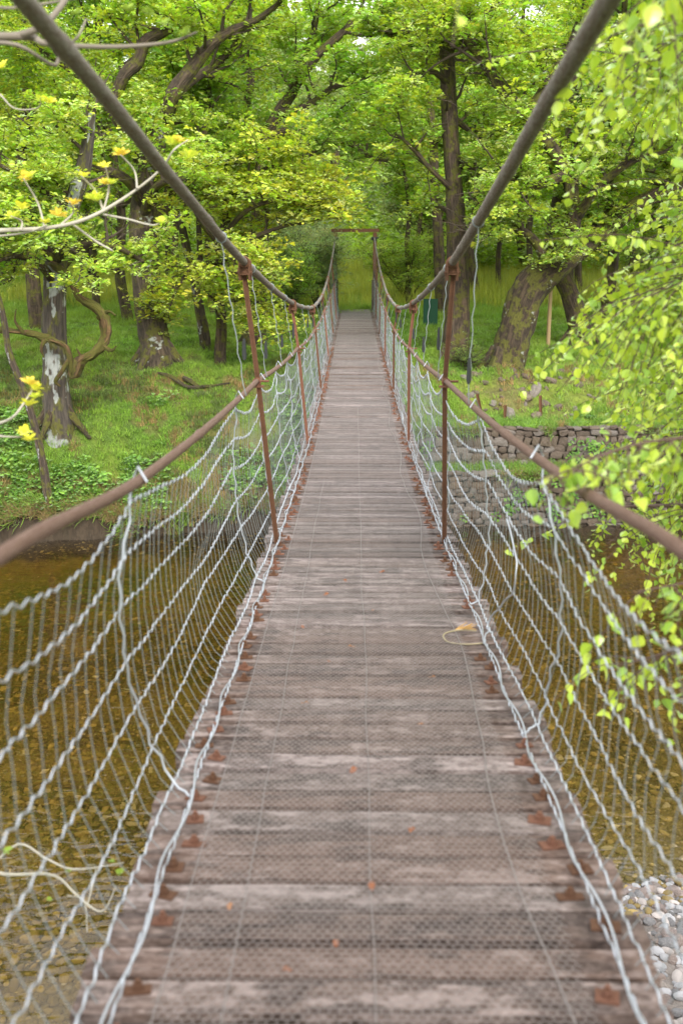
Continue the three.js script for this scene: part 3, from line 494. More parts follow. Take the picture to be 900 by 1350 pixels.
function growTree(o) {
  const { name = 'oak_tree', label, category = 'tree', group, trunk, limbs = [], seed, bark = M.oak, limbBark = o.bark || M.oak, leaf = M.leafOak, clump = 'oak', perM = 1.6, boughLen = [0.9, 2.0], twigs = 6, onTwig = 6, scale = 1, bare = 0.2, rough = 0.16, flare = true, tone = [0.6, 0.65], boughLift = 0.05, radial = 14, skirt = 1 } = o;
  const r = rng(seed), B = trunk[0], g = thing(name, label, category, [B[0], B[1], B[2]], group);
  const rel = pts => pts.map(p => [p[0] - B[0], p[1] - B[1], p[2] - B[2], p[3]]);
  const T = smooth(rel([[B[0], B[1] - 1.1, B[2], B[3] * (flare ? 1.35 : 1)], ...trunk]), 6);
  part('trunk', tube(T, radial, rough, seed), bark, g);
  if (flare) for (let k = 0; k < 5; k++) { const a = k / 5 * 6.283 + r(), R = B[3]; part('root', tube(smooth([[Math.cos(a) * R * 0.4, R * 1.1, Math.sin(a) * R * 0.4, R * 0.3], [Math.cos(a) * R * 0.9, R * 0.35, Math.sin(a) * R * 0.9, R * 0.3], [Math.cos(a) * R * 1.5, -0.12, Math.sin(a) * R * 1.5, R * 0.2], [Math.cos(a) * R * 2, -0.35, Math.sin(a) * R * 2, R * 0.12]], 3), 7, 0.25, seed + k), o.rootBark || bark, g); }
  const fine = [], spots = [], paths = limbs.map(l => smooth(rel(l), 5));
  paths.forEach((l, i) => part('limb', tube(l, 9, rough * 0.9, seed + i), limbBark, g));
  const sources = paths.map(l => [l, 0.25, 1]); if (o.trunkBoughs) sources.push([T, o.trunkBoughs, 1]);
  for (const [l, t0, k] of sources) {
    const L = lengthOf(l), n = Math.max(3, Math.round(L * perM * (1 - t0) * 1.9));
    for (let i = 0; i < n; i++) {
      const t = i === 0 ? 0.99 : lin(t0, 1, (i + r()) / n * 0.99), a = along(l, Math.min(0.995, t)), side = V(r() - 0.5, (r() - 0.35) * 0.7, r() - 0.5).normalize(), dir = a.t.clone().multiplyScalar(0.45).add(side), len = lin(boughLen[0], boughLen[1], r()) * (0.75 + 0.5 * (1 - t)), r0 = Math.max(0.012, Math.min(a.r * 0.55, 0.05));
      const b = wander(r, a.p, dir, len, r0, 0.008, 6, 0.75, boughLift); fine.push(tube(b, 5, 0, 1, false));
      for (let j = 0; j < twigs; j++) {
        const c = along(b, lin(bare, 0.99, (j + r()) / twigs)), tw = wander(r, c.p, c.t.clone().multiplyScalar(0.6).add(V(r() - 0.5, (r() - 0.4) * 0.5, r() - 0.5).normalize()), 0.35 + 0.5 * r(), 0.009, 0.004, 3, 0.7, 0.03); fine.push(tube(tw, 3, 0, 1, false));
        for (let m = 0; m < onTwig; m++) { const e = along(tw, (m + 0.8) / onTwig * 0.99); const q0 = e.p.clone().add(g.position); if (o.gaps && o.gaps(q0)) continue; spots.push(e.p.add(V((r() - 0.5) * 0.2, (r() - 0.3) * 0.12, (r() - 0.5) * 0.2))); }
      }
    }
  }
  if (fine.length) { const b = part('branches', mergeGeometries(fine), M.twig, g); b.userData.kind = 'stuff'; }
  if (!spots.length) return g;
  const lists = [[], []];
  for (const p of spots) { const s = scale * (0.5 + 0.8 * r()), k = tone[0] + tone[1] * r(), w = (r() - 0.5) * 0.4; lists[r() < 0.5 ? 0 : 1].push({ m: M4(p, new THREE.Quaternion().setFromEuler(new THREE.Euler((r() - 0.5) * 0.9, r() * 6.283, (r() - 0.5) * 0.9, 'YXZ')), V(s, s, s)), c: lc(k * (1 + w), k, k * (1 - w * 0.5)) }); }
  clumpCount += spots.length;
  const crown = copies('crown', clumps[clump][0], leaf, lists[0], g); const inner = copies('foliage', clumps[clump][1], leaf, lists[1], crown); return g;
}
// ---- the oaks of the far bank
growTree({ label: 'big old oak with crooked limbs and flared roots on the left bank', seed: 101, gaps: p => p.z > -25.4 && Math.abs(p.x + 5.1) < 0.5 && p.y > 1.5 && p.y < 3.5, bark: M.speckled, limbBark: M.oak, perM: 1.7, trunkBoughs: 0.75,
  trunk: [[-4.96,-0.9,-25,0.46],[-5.02,-0.51,-25,0.39],[-5.13,0.51,-25,0.35],[-5.17,1.6,-25,0.34],[-5.14,2.49,-25,0.36],[-4.99,3.36,-25,0.27],[-4.77,4.22,-25,0.24],[-4.53,4.89,-25,0.21]],
  limbs: [[[-4.98,2.2,-25,0.2],[-4.53,2.98,-25,0.17],[-4.33,3.45,-25,0.13],[-3.81,3.79,-25.1,0.1],[-3.08,3.96,-25.3,0.06]],
  [[-4.55,4.75,-24.9,0.2],[-4.19,5.36,-24.6,0.18],[-3.77,5.85,-24.6,0.16],[-3.46,6.2,-24.6,0.14],[-2.96,6.54,-24.5,0.11],[-2.26,6.77,-24.3,0.07],[-1.57,7.17,-24,0.04]],
  [[-5.0,3.3,-25.1,0.2],[-5.36,4.26,-25.4,0.17],[-5.84,4.95,-25.4,0.15],[-6.21,5.5,-25.4,0.13],[-6.78,5.93,-25.3,0.1],[-7.39,6.3,-25,0.06]],
  [[-5.89,5.03,-25.3,0.14],[-5.43,5.76,-25,0.15],[-5.12,6.02,-25,0.15],[-4.92,6.46,-25,0.14],[-4.41,6.71,-25,0.12],[-3.6,7.35,-25,0.1],[-3.15,7.82,-25,0.07]],
  [[-5.05,2.8,-24.8,0.14],[-5.38,3.38,-24.2,0.12],[-5.99,3.55,-24,0.1],[-6.7,3.38,-23.7,0.08],[-7.4,3.55,-23.4,0.05]],
  [[-4.6,4.7,-25,0.14],[-4.2,5.6,-25.8,0.12],[-3.4,6.4,-26.8,0.1],[-2.6,7.4,-27.4,0.06]],
  [[-5.1,2.6,-24.8,0.13],[-4.7,3.1,-24.0,0.1],[-4.1,3.3,-23.3,0.08],[-3.6,3.2,-22.8,0.04]],
  [[-5.4,4.3,-25.4,0.12],[-6.2,4.5,-26,0.1],[-7.4,4.7,-26.4,0.08],[-8.6,5,-26.5,0.05]]] });
growTree({ label: 'oak with long arching dark limbs over the far end of the bridge', seed: 102, perM: 1.7, trunkBoughs: 0.8, leaf: M.leafMid,
  trunk: [[-2.85,-0.7,-28,0.34],[-2.76,0.41,-28,0.28],[-2.63,2.42,-28,0.26],[-2.54,3.79,-28,0.24],[-2.49,4.7,-28,0.22]],
  limbs: [[[-2.5,4.6,-28,0.18],[-2.05,5.35,-28,0.16],[-1.69,5.87,-28,0.14],[-1.4,6.6,-28,0.11],[-1.1,7.42,-28,0.08],[-1,8.23,-28,0.05]],
  [[-2.5,4.6,-27.9,0.13],[-1.79,4.84,-27.6,0.12],[-0.7,4.71,-27.4,0.1],[-0.11,4.47,-27.3,0.09],[0.29,4.17,-27.2,0.06],[0.79,4.03,-27.2,0.03]],
  [[-2.05,5.3,-27.9,0.12],[-1.54,5.31,-27.5,0.11],[-1.15,5.46,-27.3,0.1],[-0.6,5.79,-27,0.07],[-0.01,5.82,-26.6,0.04]],
  [[-1.69,5.87,-27.9,0.12],[-0.99,6.67,-27.5,0.11],[-0.37,7.17,-27.5,0.1],[0.17,7.63,-27.5,0.09],[0.48,7.36,-27.4,0.1],[0.95,7.04,-27.3,0.09],[1.3,6.86,-27.2,0.06]],
  [[0.95,7.04,-27.3,0.05],[0.64,6.69,-27.4,0.045],[0.66,6.31,-27.4,0.04],[0.95,6.13,-27.3,0.02]],
  [[-2.52,4.3,-28.1,0.14],[-2.97,5.38,-28.5,0.12],[-2.84,6.33,-28.6,0.1],[-3.19,7.07,-28.7,0.08],[-3.01,7.81,-28.8,0.05]],
  [[-2.6,3.2,-27.9,0.1],[-2.1,3.8,-27.2,0.08],[-1.5,3.9,-26.6,0.06],[-1.0,4.2,-26.2,0.03]]] });
growTree({ label: 'tall straight dark trunked oak right of the bridge end', seed: 103, gaps: p => p.z > -26.3 && Math.abs(p.x - 2.3) < 0.4 && p.y < 6.6, perM: 1.7, boughLen: [0.7, 1.6], trunkBoughs: 0.62, rough: 0.1,
  trunk: [[2.53,-1.05,-26,0.44],[2.55,-0.58,-26,0.36],[2.58,0.48,-26,0.32],[2.53,1.61,-26,0.265],[2.41,3.25,-26,0.22],[2.25,5.02,-26,0.2],[2.14,6.56,-26,0.185],[2.03,8.55,-26,0.15],[1.98,10.14,-26,0.1]],
  limbs: [[[2.27,5.02,-26,0.08],[2.78,4.67,-26.1,0.07],[3.52,4.76,-26.2,0.05],[4.09,4.32,-26.3,0.03]],
  [[2.38,3.88,-26,0.09],[2.99,3.75,-26,0.08],[3.55,3.88,-25.8,0.05],[4.31,3.7,-25.5,0.03]],
  [[2.2,5.7,-25.9,0.08],[1.79,5.9,-25.6,0.07],[1.25,5.73,-25.3,0.05],[0.71,5.22,-25,0.03]],
  [[2.41,3.2,-25.9,0.07],[1.84,3.66,-25.6,0.06],[1.28,4.19,-25.3,0.05],[0.91,4.45,-25,0.03]],
  [[2.15,6.5,-26,0.08],[1.5,6.9,-26.3,0.06],[0.8,7.0,-26.6,0.04]], [[2.15,6.3,-26,0.08],[2.7,7,-25.6,0.06],[3.4,7.4,-25.4,0.04]],
  [[2.45,2.6,-26.1,0.06],[2.0,2.9,-26.5,0.045],[1.4,2.8,-26.8,0.03]]] });
growTree({ label: 'thick mossy oak leaning right above the tumbled stones', seed: 104, gaps: p => (p.y < 1.2 && p.z > -26 && p.x > 3 && p.x < 5.5) || (p.x < 2.75 && p.x > 1.7 && p.y < 6.4), bark: M.oakMossy, perM: 2.8, rough: 0.24, trunkBoughs: 0.6, bare: 0.1,
  trunk: [[3.68,-1.15,-25,0.52],[3.81,-0.74,-25,0.46],[3.92,-0.22,-25,0.42],[4.1,0.51,-25,0.42],[4.4,1.1,-25,0.42],[4.9,1.5,-25,0.37],[5.4,1.82,-25.15,0.31],[5.97,2.2,-25.4,0.26]],
  limbs: [[[4.7,1.25,-24.9,0.15],[4.24,2.0,-24.7,0.11],[3.69,2.3,-24.5,0.09],[3.24,2.43,-24.4,0.1],[2.8,2.12,-24.4,0.06]],
  [[4.75,1.3,-25,0.3],[5.14,2.4,-24.8,0.2],[4.97,3.51,-24.8,0.16],[4.34,4.35,-24.8,0.14],[3.88,4.82,-24.8,0.13],[3.32,5.43,-24.8,0.12],[2.96,5.87,-24.8,0.11],[2.59,6.36,-24.8,0.1],[2.2,6.61,-24.8,0.08],[1.8,6.81,-24.8,0.05]],
  [[5.7,2.0,-25.3,0.26],[6.2,2.35,-25.5,0.23],[6.85,2.86,-25.5,0.2],[7.91,3.39,-25.5,0.15],[8.95,4.08,-25.5,0.1]],
  [[3.91,4.8,-24.8,0.12],[4.41,5.54,-25,0.1],[4.89,6.36,-25,0.08],[5.18,7.32,-25,0.05]],
  [[4.97,3.5,-24.8,0.14],[4.04,3.21,-24.3,0.1],[3.51,3.3,-24,0.08],[2.99,2.93,-23.8,0.04]],
  [[5.2,2.5,-24.8,0.14],[5.6,3.2,-24.2,0.1],[6.2,3.7,-23.8,0.08],[6.9,3.9,-23.6,0.04]],
  [[6.0,2.2,-25.5,0.12],[6.3,3.2,-25.9,0.1],[6.2,4.4,-26.2,0.08],[6.7,5.6,-26.2,0.05]]] });
growTree({ label: 'dark oak standing behind the leaning mossy oak', seed: 105, perM: 1.2, trunkBoughs: 0.6, leaf: M.leafDeep,
  trunk: [[6.18,-0.45,-28,0.3],[5.87,0.61,-28,0.26],[5.55,1.22,-28,0.25],[5.32,1.72,-28,0.24],[5.41,2.81,-28,0.22],[5.63,4.35,-28,0.2],[5.72,6.22,-28,0.15]],
  limbs: [[[5.4,2.8,-28,0.12],[6.2,3.4,-28.4,0.1],[7.2,3.8,-28.8,0.06]], [[5.6,4.3,-28,0.12],[4.9,5,-28.4,0.09],[4.2,5.9,-28.8,0.05]], [[5.65,5,-28,0.1],[6.5,5.8,-27.8,0.08],[7.2,6.6,-27.5,0.04]]] });
growTree({ label: 'oak with white lichen patches on its trunk at the left bank edge', seed: 106, bark: M.lichen, rootBark: M.oakMossy, limbBark: M.oakMossy, gaps: p => p.x > -5.5 && p.x < -4.4 && p.y > 1.95, perM: 2.3, trunkBoughs: 0.72, boughLen: [0.6, 1.5], bare: 0.3,
  trunk: [[-6.49,-1.9,-21.5,0.36],[-6.51,-1.47,-21.5,0.3],[-6.48,-0.48,-21.5,0.265],[-6.42,0.63,-21.5,0.25],[-6.29,1.57,-21.5,0.23],[-5.97,2.49,-21.5,0.19],[-5.6,3.46,-21.5,0.15],[-5.41,4.41,-21.5,0.1]],
  limbs: [[[-6.3,1.49,-21.4,0.13],[-6.66,2.02,-21.2,0.11],[-7.1,2.32,-21,0.09],[-7.65,2.4,-20.8,0.06]],
  [[-6.35,1.3,-21.6,0.13],[-5.81,1.81,-21.8,0.1],[-5.16,1.81,-21.8,0.07],[-4.53,1.49,-21.8,0.04]],
  [[-6.38,1.1,-21.4,0.1],[-6.5,1.5,-20.7,0.08],[-6.8,1.6,-20.2,0.06],[-7.2,1.4,-19.8,0.03]],
  [[-6.3,1.5,-21.4,0.1],[-5.9,1.7,-20.9,0.08],[-5.5,1.6,-20.4,0.05]],
  [[-5.97,2.4,-21.5,0.1],[-6.5,3,-21.2,0.08],[-7.2,3.4,-21,0.05]]] });
{ // its drooping looped mossy limb carries no leaves of its own
  const t = scene.getObjectByName('oak_tree_005'), b = t.position, l = [[-6.35,1.45,-21.3,0.1],[-6.05,1.4,-21,0.1],[-5.83,1.14,-20.9,0.1],[-5.74,0.87,-20.9,0.1],[-5.38,0.39,-20.9,0.115],[-5.27,0.01,-20.85,0.12],[-5.34,-0.29,-20.8,0.12],[-5.66,-0.59,-20.8,0.12],[-5.94,-0.73,-20.8,0.11],[-6.13,-0.34,-20.85,0.1],[-6.46,0.01,-20.9,0.09],[-6.95,0.04,-20.9,0.08],[-7.42,0.1,-20.9,0.07],[-7.88,0.27,-20.9,0.04]].map(p => [p[0] - b.x, p[1] - b.y, p[2] - b.z, p[3]]);
  part('limb', tube(smooth(l.map((p, i) => [p[0] + 0.1 * Math.sin(i * 5.1), p[1] + 0.1 * Math.sin(i * 3.7), p[2] + 0.06 * Math.cos(i * 4.3), p[3] * (0.6 + 0.35 * (i % 3 === 1))]), 4), 10, 1.2, 4), M.oakOrange, t);
  part('limb', tube(smooth([[-6.0,-0.5,-20.82,0.05],[-6.15,-0.75,-20.75,0.05],[-6.3,-0.95,-20.8,0.04],[-6.22,-1.05,-20.85,0.02]].map(p => [p[0] - b.x, p[1] - b.y, p[2] - b.z, p[3]]), 4), 7, 0.4, 5), M.oakOrange, t);
}
{ const t = scene.getObjectByName('oak_tree_005'), b = t.position; // broken side stubs of the drooping limb
  for (const q of [[[-5.35, 0.35, -20.9, 0.05], [-5.1, 0.5, -20.8, 0.035], [-4.95, 0.42, -20.75, 0.015]], [[-5.3, -0.2, -20.85, 0.05], [-5.08, -0.3, -20.8, 0.03], [-4.98, -0.2, -20.8, 0.012]], [[-6.4, 0.0, -20.9, 0.05], [-6.55, -0.25, -20.8, 0.035], [-6.5, -0.45, -20.8, 0.015]], [[-5.8, -0.66, -20.8, 0.05], [-5.72, -0.42, -20.75, 0.03], [-5.8, -0.25, -20.75, 0.012]], [[-6.9, 0.03, -20.9, 0.04], [-7.05, 0.3, -20.8, 0.025], [-7.0, 0.55, -20.8, 0.01]]]) part('limb', tube(smooth(q.map(p => [p[0] - b.x, p[1] - b.y, p[2] - b.z, p[3]]), 3), 7, 0.5, 6), M.oakOrange, t); }
growTree({ label: 'slender lichen spotted sapling leaning out from the river edge', seed: 107, bark: M.speckled, perM: 0.8, boughLen: [0.4, 0.9], trunkBoughs: 0.8, flare: false, rough: 0.22, radial: 9,
  trunk: [[-6.3,-3.7,-20.05,0.12],[-6.36,-3.35,-20,0.1],[-6.45,-2.36,-20,0.085],[-6.61,-1.42,-20,0.08],[-6.83,-0.66,-20,0.075],[-6.95,-0.23,-20,0.07],[-7.01,0.47,-20,0.06],[-7.18,1.42,-20,0.05],[-7.21,2.41,-20,0.03]] });
growTree({ name: 'young_oak', label: 'young oak with bright yellow green leaves beside the bridge', seed: 108, leaf: M.leafYellow, perM: 2.8, boughLen: [0.45, 1.1], trunkBoughs: 0.35, flare: false, rough: 0.14, radial: 10, onTwig: 4,
  trunk: [[-3.46,-0.8,-25.5,0.16],[-3.4,0.12,-25.5,0.13],[-3.49,1.05,-25.5,0.12],[-3.39,1.97,-25.5,0.11],[-3.08,2.87,-25.5,0.09],[-2.97,3.57,-25.5,0.06]],
  limbs: [[[-3.45,1.35,-25.4,0.07],[-2.75,1.95,-24.8,0.06],[-1.83,2.3,-24.6,0.045],[-0.92,2.48,-24.4,0.03],[-0.3,2.5,-24.3,0.015]],
  [[-3.4,2,-25.4,0.07],[-2.51,2.72,-24.4,0.06],[-1.7,2.94,-24.2,0.04],[-0.9,3.06,-24,0.02]],
  [[-3.48,1.0,-25.4,0.07],[-2.76,0.72,-24.6,0.055],[-2.31,0.3,-24.4,0.04],[-2.04,-0.1,-24.2,0.02]],
  [[-3.08,2.8,-25.5,0.06],[-2.55,3.44,-25,0.05],[-2,3.7,-24.8,0.03],[-1.28,3.53,-24.6,0.02]],
  [[-3.47,1.5,-25.4,0.06],[-3.91,1.42,-24.7,0.05],[-4.29,0.89,-24.4,0.03],[-4.5,0.35,-24.2,0.02]],
  [[-3.4,1.9,-25.4,0.06],[-3.74,2.46,-24.6,0.05],[-3.94,2.95,-24.4,0.03],[-4.11,3.15,-24.2,0.02]],
  [[-3.45,1.2,-25.4,0.06],[-3.1,1.3,-24.4,0.04],[-2.6,1.2,-23.6,0.03],[-2.1,1.3,-23,0.015]]] });
growTree({ label: 'thin pale barked oak leaning left behind the young oak', seed: 109, bark: M.speckled, perM: 0.9, trunkBoughs: 0.7, flare: false, radial: 9,
  trunk: [[-4.05,-0.65,-27,0.16],[-4.2,0.44,-27,0.13],[-4.29,1.07,-27,0.12],[-4.45,1.81,-27,0.12],[-4.56,2.57,-27,0.1],[-4.33,3.52,-27,0.08]] });
growTree({ label: 'slim brown trunked oak further back right of the portal', seed: 110, perM: 1, trunkBoughs: 0.45, flare: false, radial: 9, leaf: M.leafMid,
  trunk: [[2.88,-0.3,-34,0.22],[2.75,1.43,-34,0.19],[2.67,2.63,-34,0.17],[2.55,3.82,-34,0.16],[2.44,5.45,-34,0.13],[2.31,6.82,-34,0.1]], limbs: [[[2.5,4.4,-34,0.08],[1.7,4.9,-33.6,0.06],[0.9,5,-33.2,0.03]], [[2.45,5.3,-34,0.07],[3.3,5.9,-34,0.05],[4,6.6,-34,0.03]]] });

// ---- shrubs
function shrub(o) { // several stems from one base
  const r = rng(o.seed), [x, z] = o.at, y = height(x, z), limbs = [];
  for (let k = 0; k < o.stems; k++) { const a = k / o.stems * 6.283 + r(), lean = o.lean * (0.4 + 0.8 * r()), h = o.h * (0.7 + 0.4 * r()); limbs.push([[x, y, z, 0.03], [x + Math.cos(a) * lean * 0.4, y + h * 0.45, z + Math.sin(a) * lean * 0.4, 0.022], [x + Math.cos(a) * lean, y + h, z + Math.sin(a) * lean, 0.01]]); }
  return growTree({ name: o.name || 'shrub', label: o.label, category: 'shrub', group: o.group, seed: o.seed, trunk: [[x, y, z, 0.045], [x + 0.03, y + o.h * 0.3, z, 0.035], [x, y + o.h * 0.55, z + 0.05, 0.02]], limbs, leaf: o.leaf, clump: o.clump || 'fine', flare: false, radial: 6, perM: o.perM || 2.6, boughLen: o.bough || [0.3, 0.7], onTwig: 4, scale: o.scale || 1, trunkBoughs: 0.6 });
}
shrub({ name: 'hawthorn_bush', label: 'grey green hawthorn bush growing over the left portal post', seed: 201, at: [-1.3, -34.1], stems: 7, h: 2.2, lean: 0.9, leaf: M.leafGrey });
shrub({ name: 'hawthorn_bush', label: 'tall grey green hawthorn bush behind the left portal post', seed: 202, at: [-2.6, -36.0], stems: 7, h: 3.0, lean: 1.4, leaf: M.leafGrey });
shrub({ name: 'hawthorn_bush', label: 'leafy green thicket bush left of the far bridge deck', seed: 203, at: [-2.2, -32.5], stems: 7, h: 1.5, lean: 1.0, leaf: M.leafMid });
shrub({ name: 'low_bush', label: 'low dark bush at the foot of the tall straight oak', seed: 204, at: [2.75, -25.3], stems: 3, h: 0.25, lean: 0.25, leaf: M.leafDeep, bough: [0.06, 0.14], perM: 2, scale: 0.4 });
shrub({ name: 'hawthorn_bush', label: 'bright green bush right of the portal at the clearing edge', seed: 205, at: [1.9, -37.5], stems: 7, h: 2.0, lean: 1.3, leaf: M.leafOak });
if (0) shrub({ name: 'low_bush', label: 'small sprig bush growing from the foot of the leaning oak', seed: 206, at: [3.3, -24.4], stems: 3, h: 0.7, lean: 0.5, leaf: M.leafMid, bough: [0.12, 0.3], perM: 1, scale: 0.5 });

// ---- the wood behind: a few kinds, each tree an individual
function wildTree(seed, H, R, leaf, clump, label, group, opt = {}) {
  const r = rng(seed), T = [], n = 6; let x = 0, z = 0; const r0 = opt.r || 0.2;
  for (let i = 0; i <= n; i++) { T.push([x, H * 0.82 * i / n, z, lin(r0, r0 * 0.35, i / n)]); x += (r() - 0.5) * 0.5; z += (r() - 0.5) * 0.5; }
  const limbs = [], k = opt.limbs || 11;
  for (let i = 0; i < k; i++) { const t = lin(opt.low || 0.22, 0.98, i / (k - 1)), b = along(T, t), a = i * 2.4 + r(), L = R * (1.05 - 0.55 * Math.abs(t - 0.5)) * (0.7 + 0.5 * r()), l = [[b.p.x, b.p.y, b.p.z, Math.max(0.04, b.r * 0.5)]]; let q = b.p.clone(), d = V(Math.cos(a), 0.25 + 0.5 * t, Math.sin(a)); for (let j = 1; j <= 4; j++) { d.x += (r() - 0.5) * 0.5; d.y += (r() - 0.5) * 0.4; d.z += (r() - 0.5) * 0.5; q.addScaledVector(d.clone().normalize(), L / 4); l.push([q.x, q.y, q.z, lin(Math.max(0.04, b.r * 0.5), 0.02, j / 4)]); } limbs.push(l); }
  return growTree({ name: opt.name || 'woodland_tree', label, group, seed, trunk: T, limbs, leaf, clump, perM: opt.perM || 0.9, boughLen: [0.9, 2], twigs: 5, onTwig: 5, flare: false, radial: 8, rough: 0.12, bare: 0.15, scale: opt.scale || 1, trunkBoughs: 0.7 });
}
const kinds = [
  wildTree(301, 12, 3.6, M.leafOak, 'far', 'light green broadleaf tree in the wood behind the clearing', 'light green trees of the wood', { r: 0.24 }),
  wildTree(302, 13, 3.2, M.leafMid, 'far', 'mid green broadleaf tree in the wood behind the clearing', 'mid green trees of the wood', { r: 0.2 }),
  wildTree(303, 11, 3.0, M.leafGrey, 'far', 'grey green willow like tree in the wood behind the portal', 'grey green trees of the wood', { r: 0.16, low: 0.12 }),
  wildTree(304, 14, 3.4, M.leafDeep, 'far', 'deep green tree in the dark back of the wood', 'deep green trees of the wood', { r: 0.22, low: 0.3 }),
  wildTree(305, 9, 1.0, M.leafMid, 'far', 'thin bare stemmed dark tree in the wood', 'thin dark stems of the wood', { r: 0.13, low: 0.6, limbs: 6 }),
];
{
  const r = rng(55), spots = [], ok = (x, d, m) => spots.every(s => Math.hypot(s[0] - x, s[1] - d) > m);
  const put = (x, d, k, s) => spots.push([x, d, k, s]);
  for (const q of [[-9.5, 30, 0, 1], [-7.2, 32, 1, 0.9], [-12, 27, 0, 1], [9.5, 29, 0, 1], [8, 33, 1, 1], [12, 26, 0, 1], [-3.4, 46, 2, 0.9], [3.6, 48, 2, 1], [-4.5, 40, 2, 1], [4.8, 41, 1, 1], [-13, 24, 1, 0.9], [12.5, 31, 3, 1]]) put(...q);
  for (let t = 0; t < 4000 && spots.length < 38; t++) { const d = 38 + 26 * r(), x = (r() - 0.5) * (d * 0.95); if (Math.abs(x - 0.2) < 2.6 && d < 52) continue; if (ok(x, d, 3.3)) put(x, d, [0, 1, 2, 3, 1, 3][Math.floor(r() * 6)], 0.85 + 0.35 * r()); }
  for (let t = 0; t < 4000 && spots.length < 66; t++) { const d = 62 + 45 * r(), x = (r() - 0.5) * (d * 0.95); if (ok(x, d, 4.5)) put(x, d, [0, 1, 3, 2][Math.floor(r() * 4)], 1.0 + 0.4 * r()); }
  for (let t = 0; t < 3000 && spots.length < 96; t++) { const d = 34 + 14 * r(), x = (r() - 0.5) * (d * 0.8); if (Math.abs(x - 0.2) < 1.3 || (x > 1.5 && x < 7 && d < 36)) continue; if (ok(x, d, 1.1)) put(x, d, 4, 0.8 + 0.5 * r()); }
  const first = {};
  for (const [x, d, k, s] of spots) {
    let o = kinds[k]; if (first[k]) { o = kinds[k].clone(); o.name = numbered('woodland_tree'); scene.add(o); } first[k] = 1;
    o.position.set(x, height(x, -d) - 0.05, -d); o.rotation.y = r() * 6.283; o.scale.setScalar(s);
  }
}
{ // undergrowth filling the floor of the wood
  const r = rng(57), l = []; for (let i = 0; i < 4200; i++) { const d = 47 + 75 * Math.pow(r(), 1.3), x = (r() - 0.5) * d * 0.9; if (Math.abs(x) < 2.5 && d < 50) continue; const s = 1.1 + 2.2 * r() * (d > 60 ? 1.3 : 0.8), k = 0.6 + 0.6 * r(); l.push({ m: M4(V(x, height(x, -d) + s * (0.1 + 0.5 * r()), -d), new THREE.Quaternion().setFromEuler(new THREE.Euler((r() - 0.5), r() * 6.3, (r() - 0.5))), V(s, s, s)), c: lc(k, k, k) }); }
  const o = copies('undergrowth', clumps.far[0], M.leafMid, l, scene); o.userData.label = 'leafy undergrowth covering the floor of the far wood'; o.userData.category = 'undergrowth';
}
// ---- fallen branches on the grass
for (const [pts, lab] of [[[[-4.15, -23.9, 0.05], [-3.95, -23.8, 0.06], [-3.75, -23.65, 0.05], [-3.6, -23.5, 0.03]], 'short pale fallen branch on the grass left of the oak roots'], [[[-4.75, -23.9, 0.03], [-4.4, -23.75, 0.05], [-4.0, -23.65, 0.05], [-3.5, -23.6, 0.04], [-3.0, -23.6, 0.02]], 'long thin fallen branch lying below the big oak']]) {
  const o = new THREE.Mesh(tube(smooth(pts.map(([x, z, q], i) => [x, height(x, z) + 0.12 + (i % 2) * 0.05, z, q]), 4), 7, 0.3, 9), M.speckled); o.name = numbered('fallen_branch'); o.userData = { label: lab, category: 'branch' }; o.castShadow = o.receiveShadow = true; scene.add(o);
}
// ---- grass, herbs and dry tufts on the far bank
function tuft(seed, n, h, w, spread) {
  const r = rng(seed), pos = [], nor = [];
  for (let i = 0; i < n; i++) { const a = r() * 6.283, x = (r() - 0.5) * spread, z = (r() - 0.5) * spread, H = h * (0.5 + 0.7 * r()), b = H * (0.2 + 0.6 * r()), ca = Math.cos(a), sa = Math.sin(a), q = w * (0.7 + 0.6 * r());
    pos.push(x - sa * q, 0, z + ca * q, x + sa * q, 0, z - ca * q, x + ca * b * 0.4 + sa * q * 0.7, H * 0.6, z + sa * b * 0.4 - ca * q * 0.7, x - sa * q, 0, z + ca * q, x + ca * b * 0.4 + sa * q * 0.7, H * 0.6, z + sa * b * 0.4 - ca * q * 0.7, x + ca * b * 0.4 - sa * q * 0.7, H * 0.6, z + sa * b * 0.4 + ca * q * 0.7, x + ca * b * 0.4 - sa * q * 0.7, H * 0.6, z + sa * b * 0.4 + ca * q * 0.7, x + ca * b * 0.4 + sa * q * 0.7, H * 0.6, z + sa * b * 0.4 - ca * q * 0.7, x + ca * b, H * 0.97, z + sa * b); }
  const g = new THREE.BufferGeometry(); g.setAttribute('position', new THREE.Float32BufferAttribute(pos, 3)); g.computeVertexNormals(); return g;
}
const bladeMat = c => new THREE.MeshPhysicalMaterial({ color: lc(...c), transmission: 0.35, thickness: 0, roughness: 0.95, side: THREE.DoubleSide });
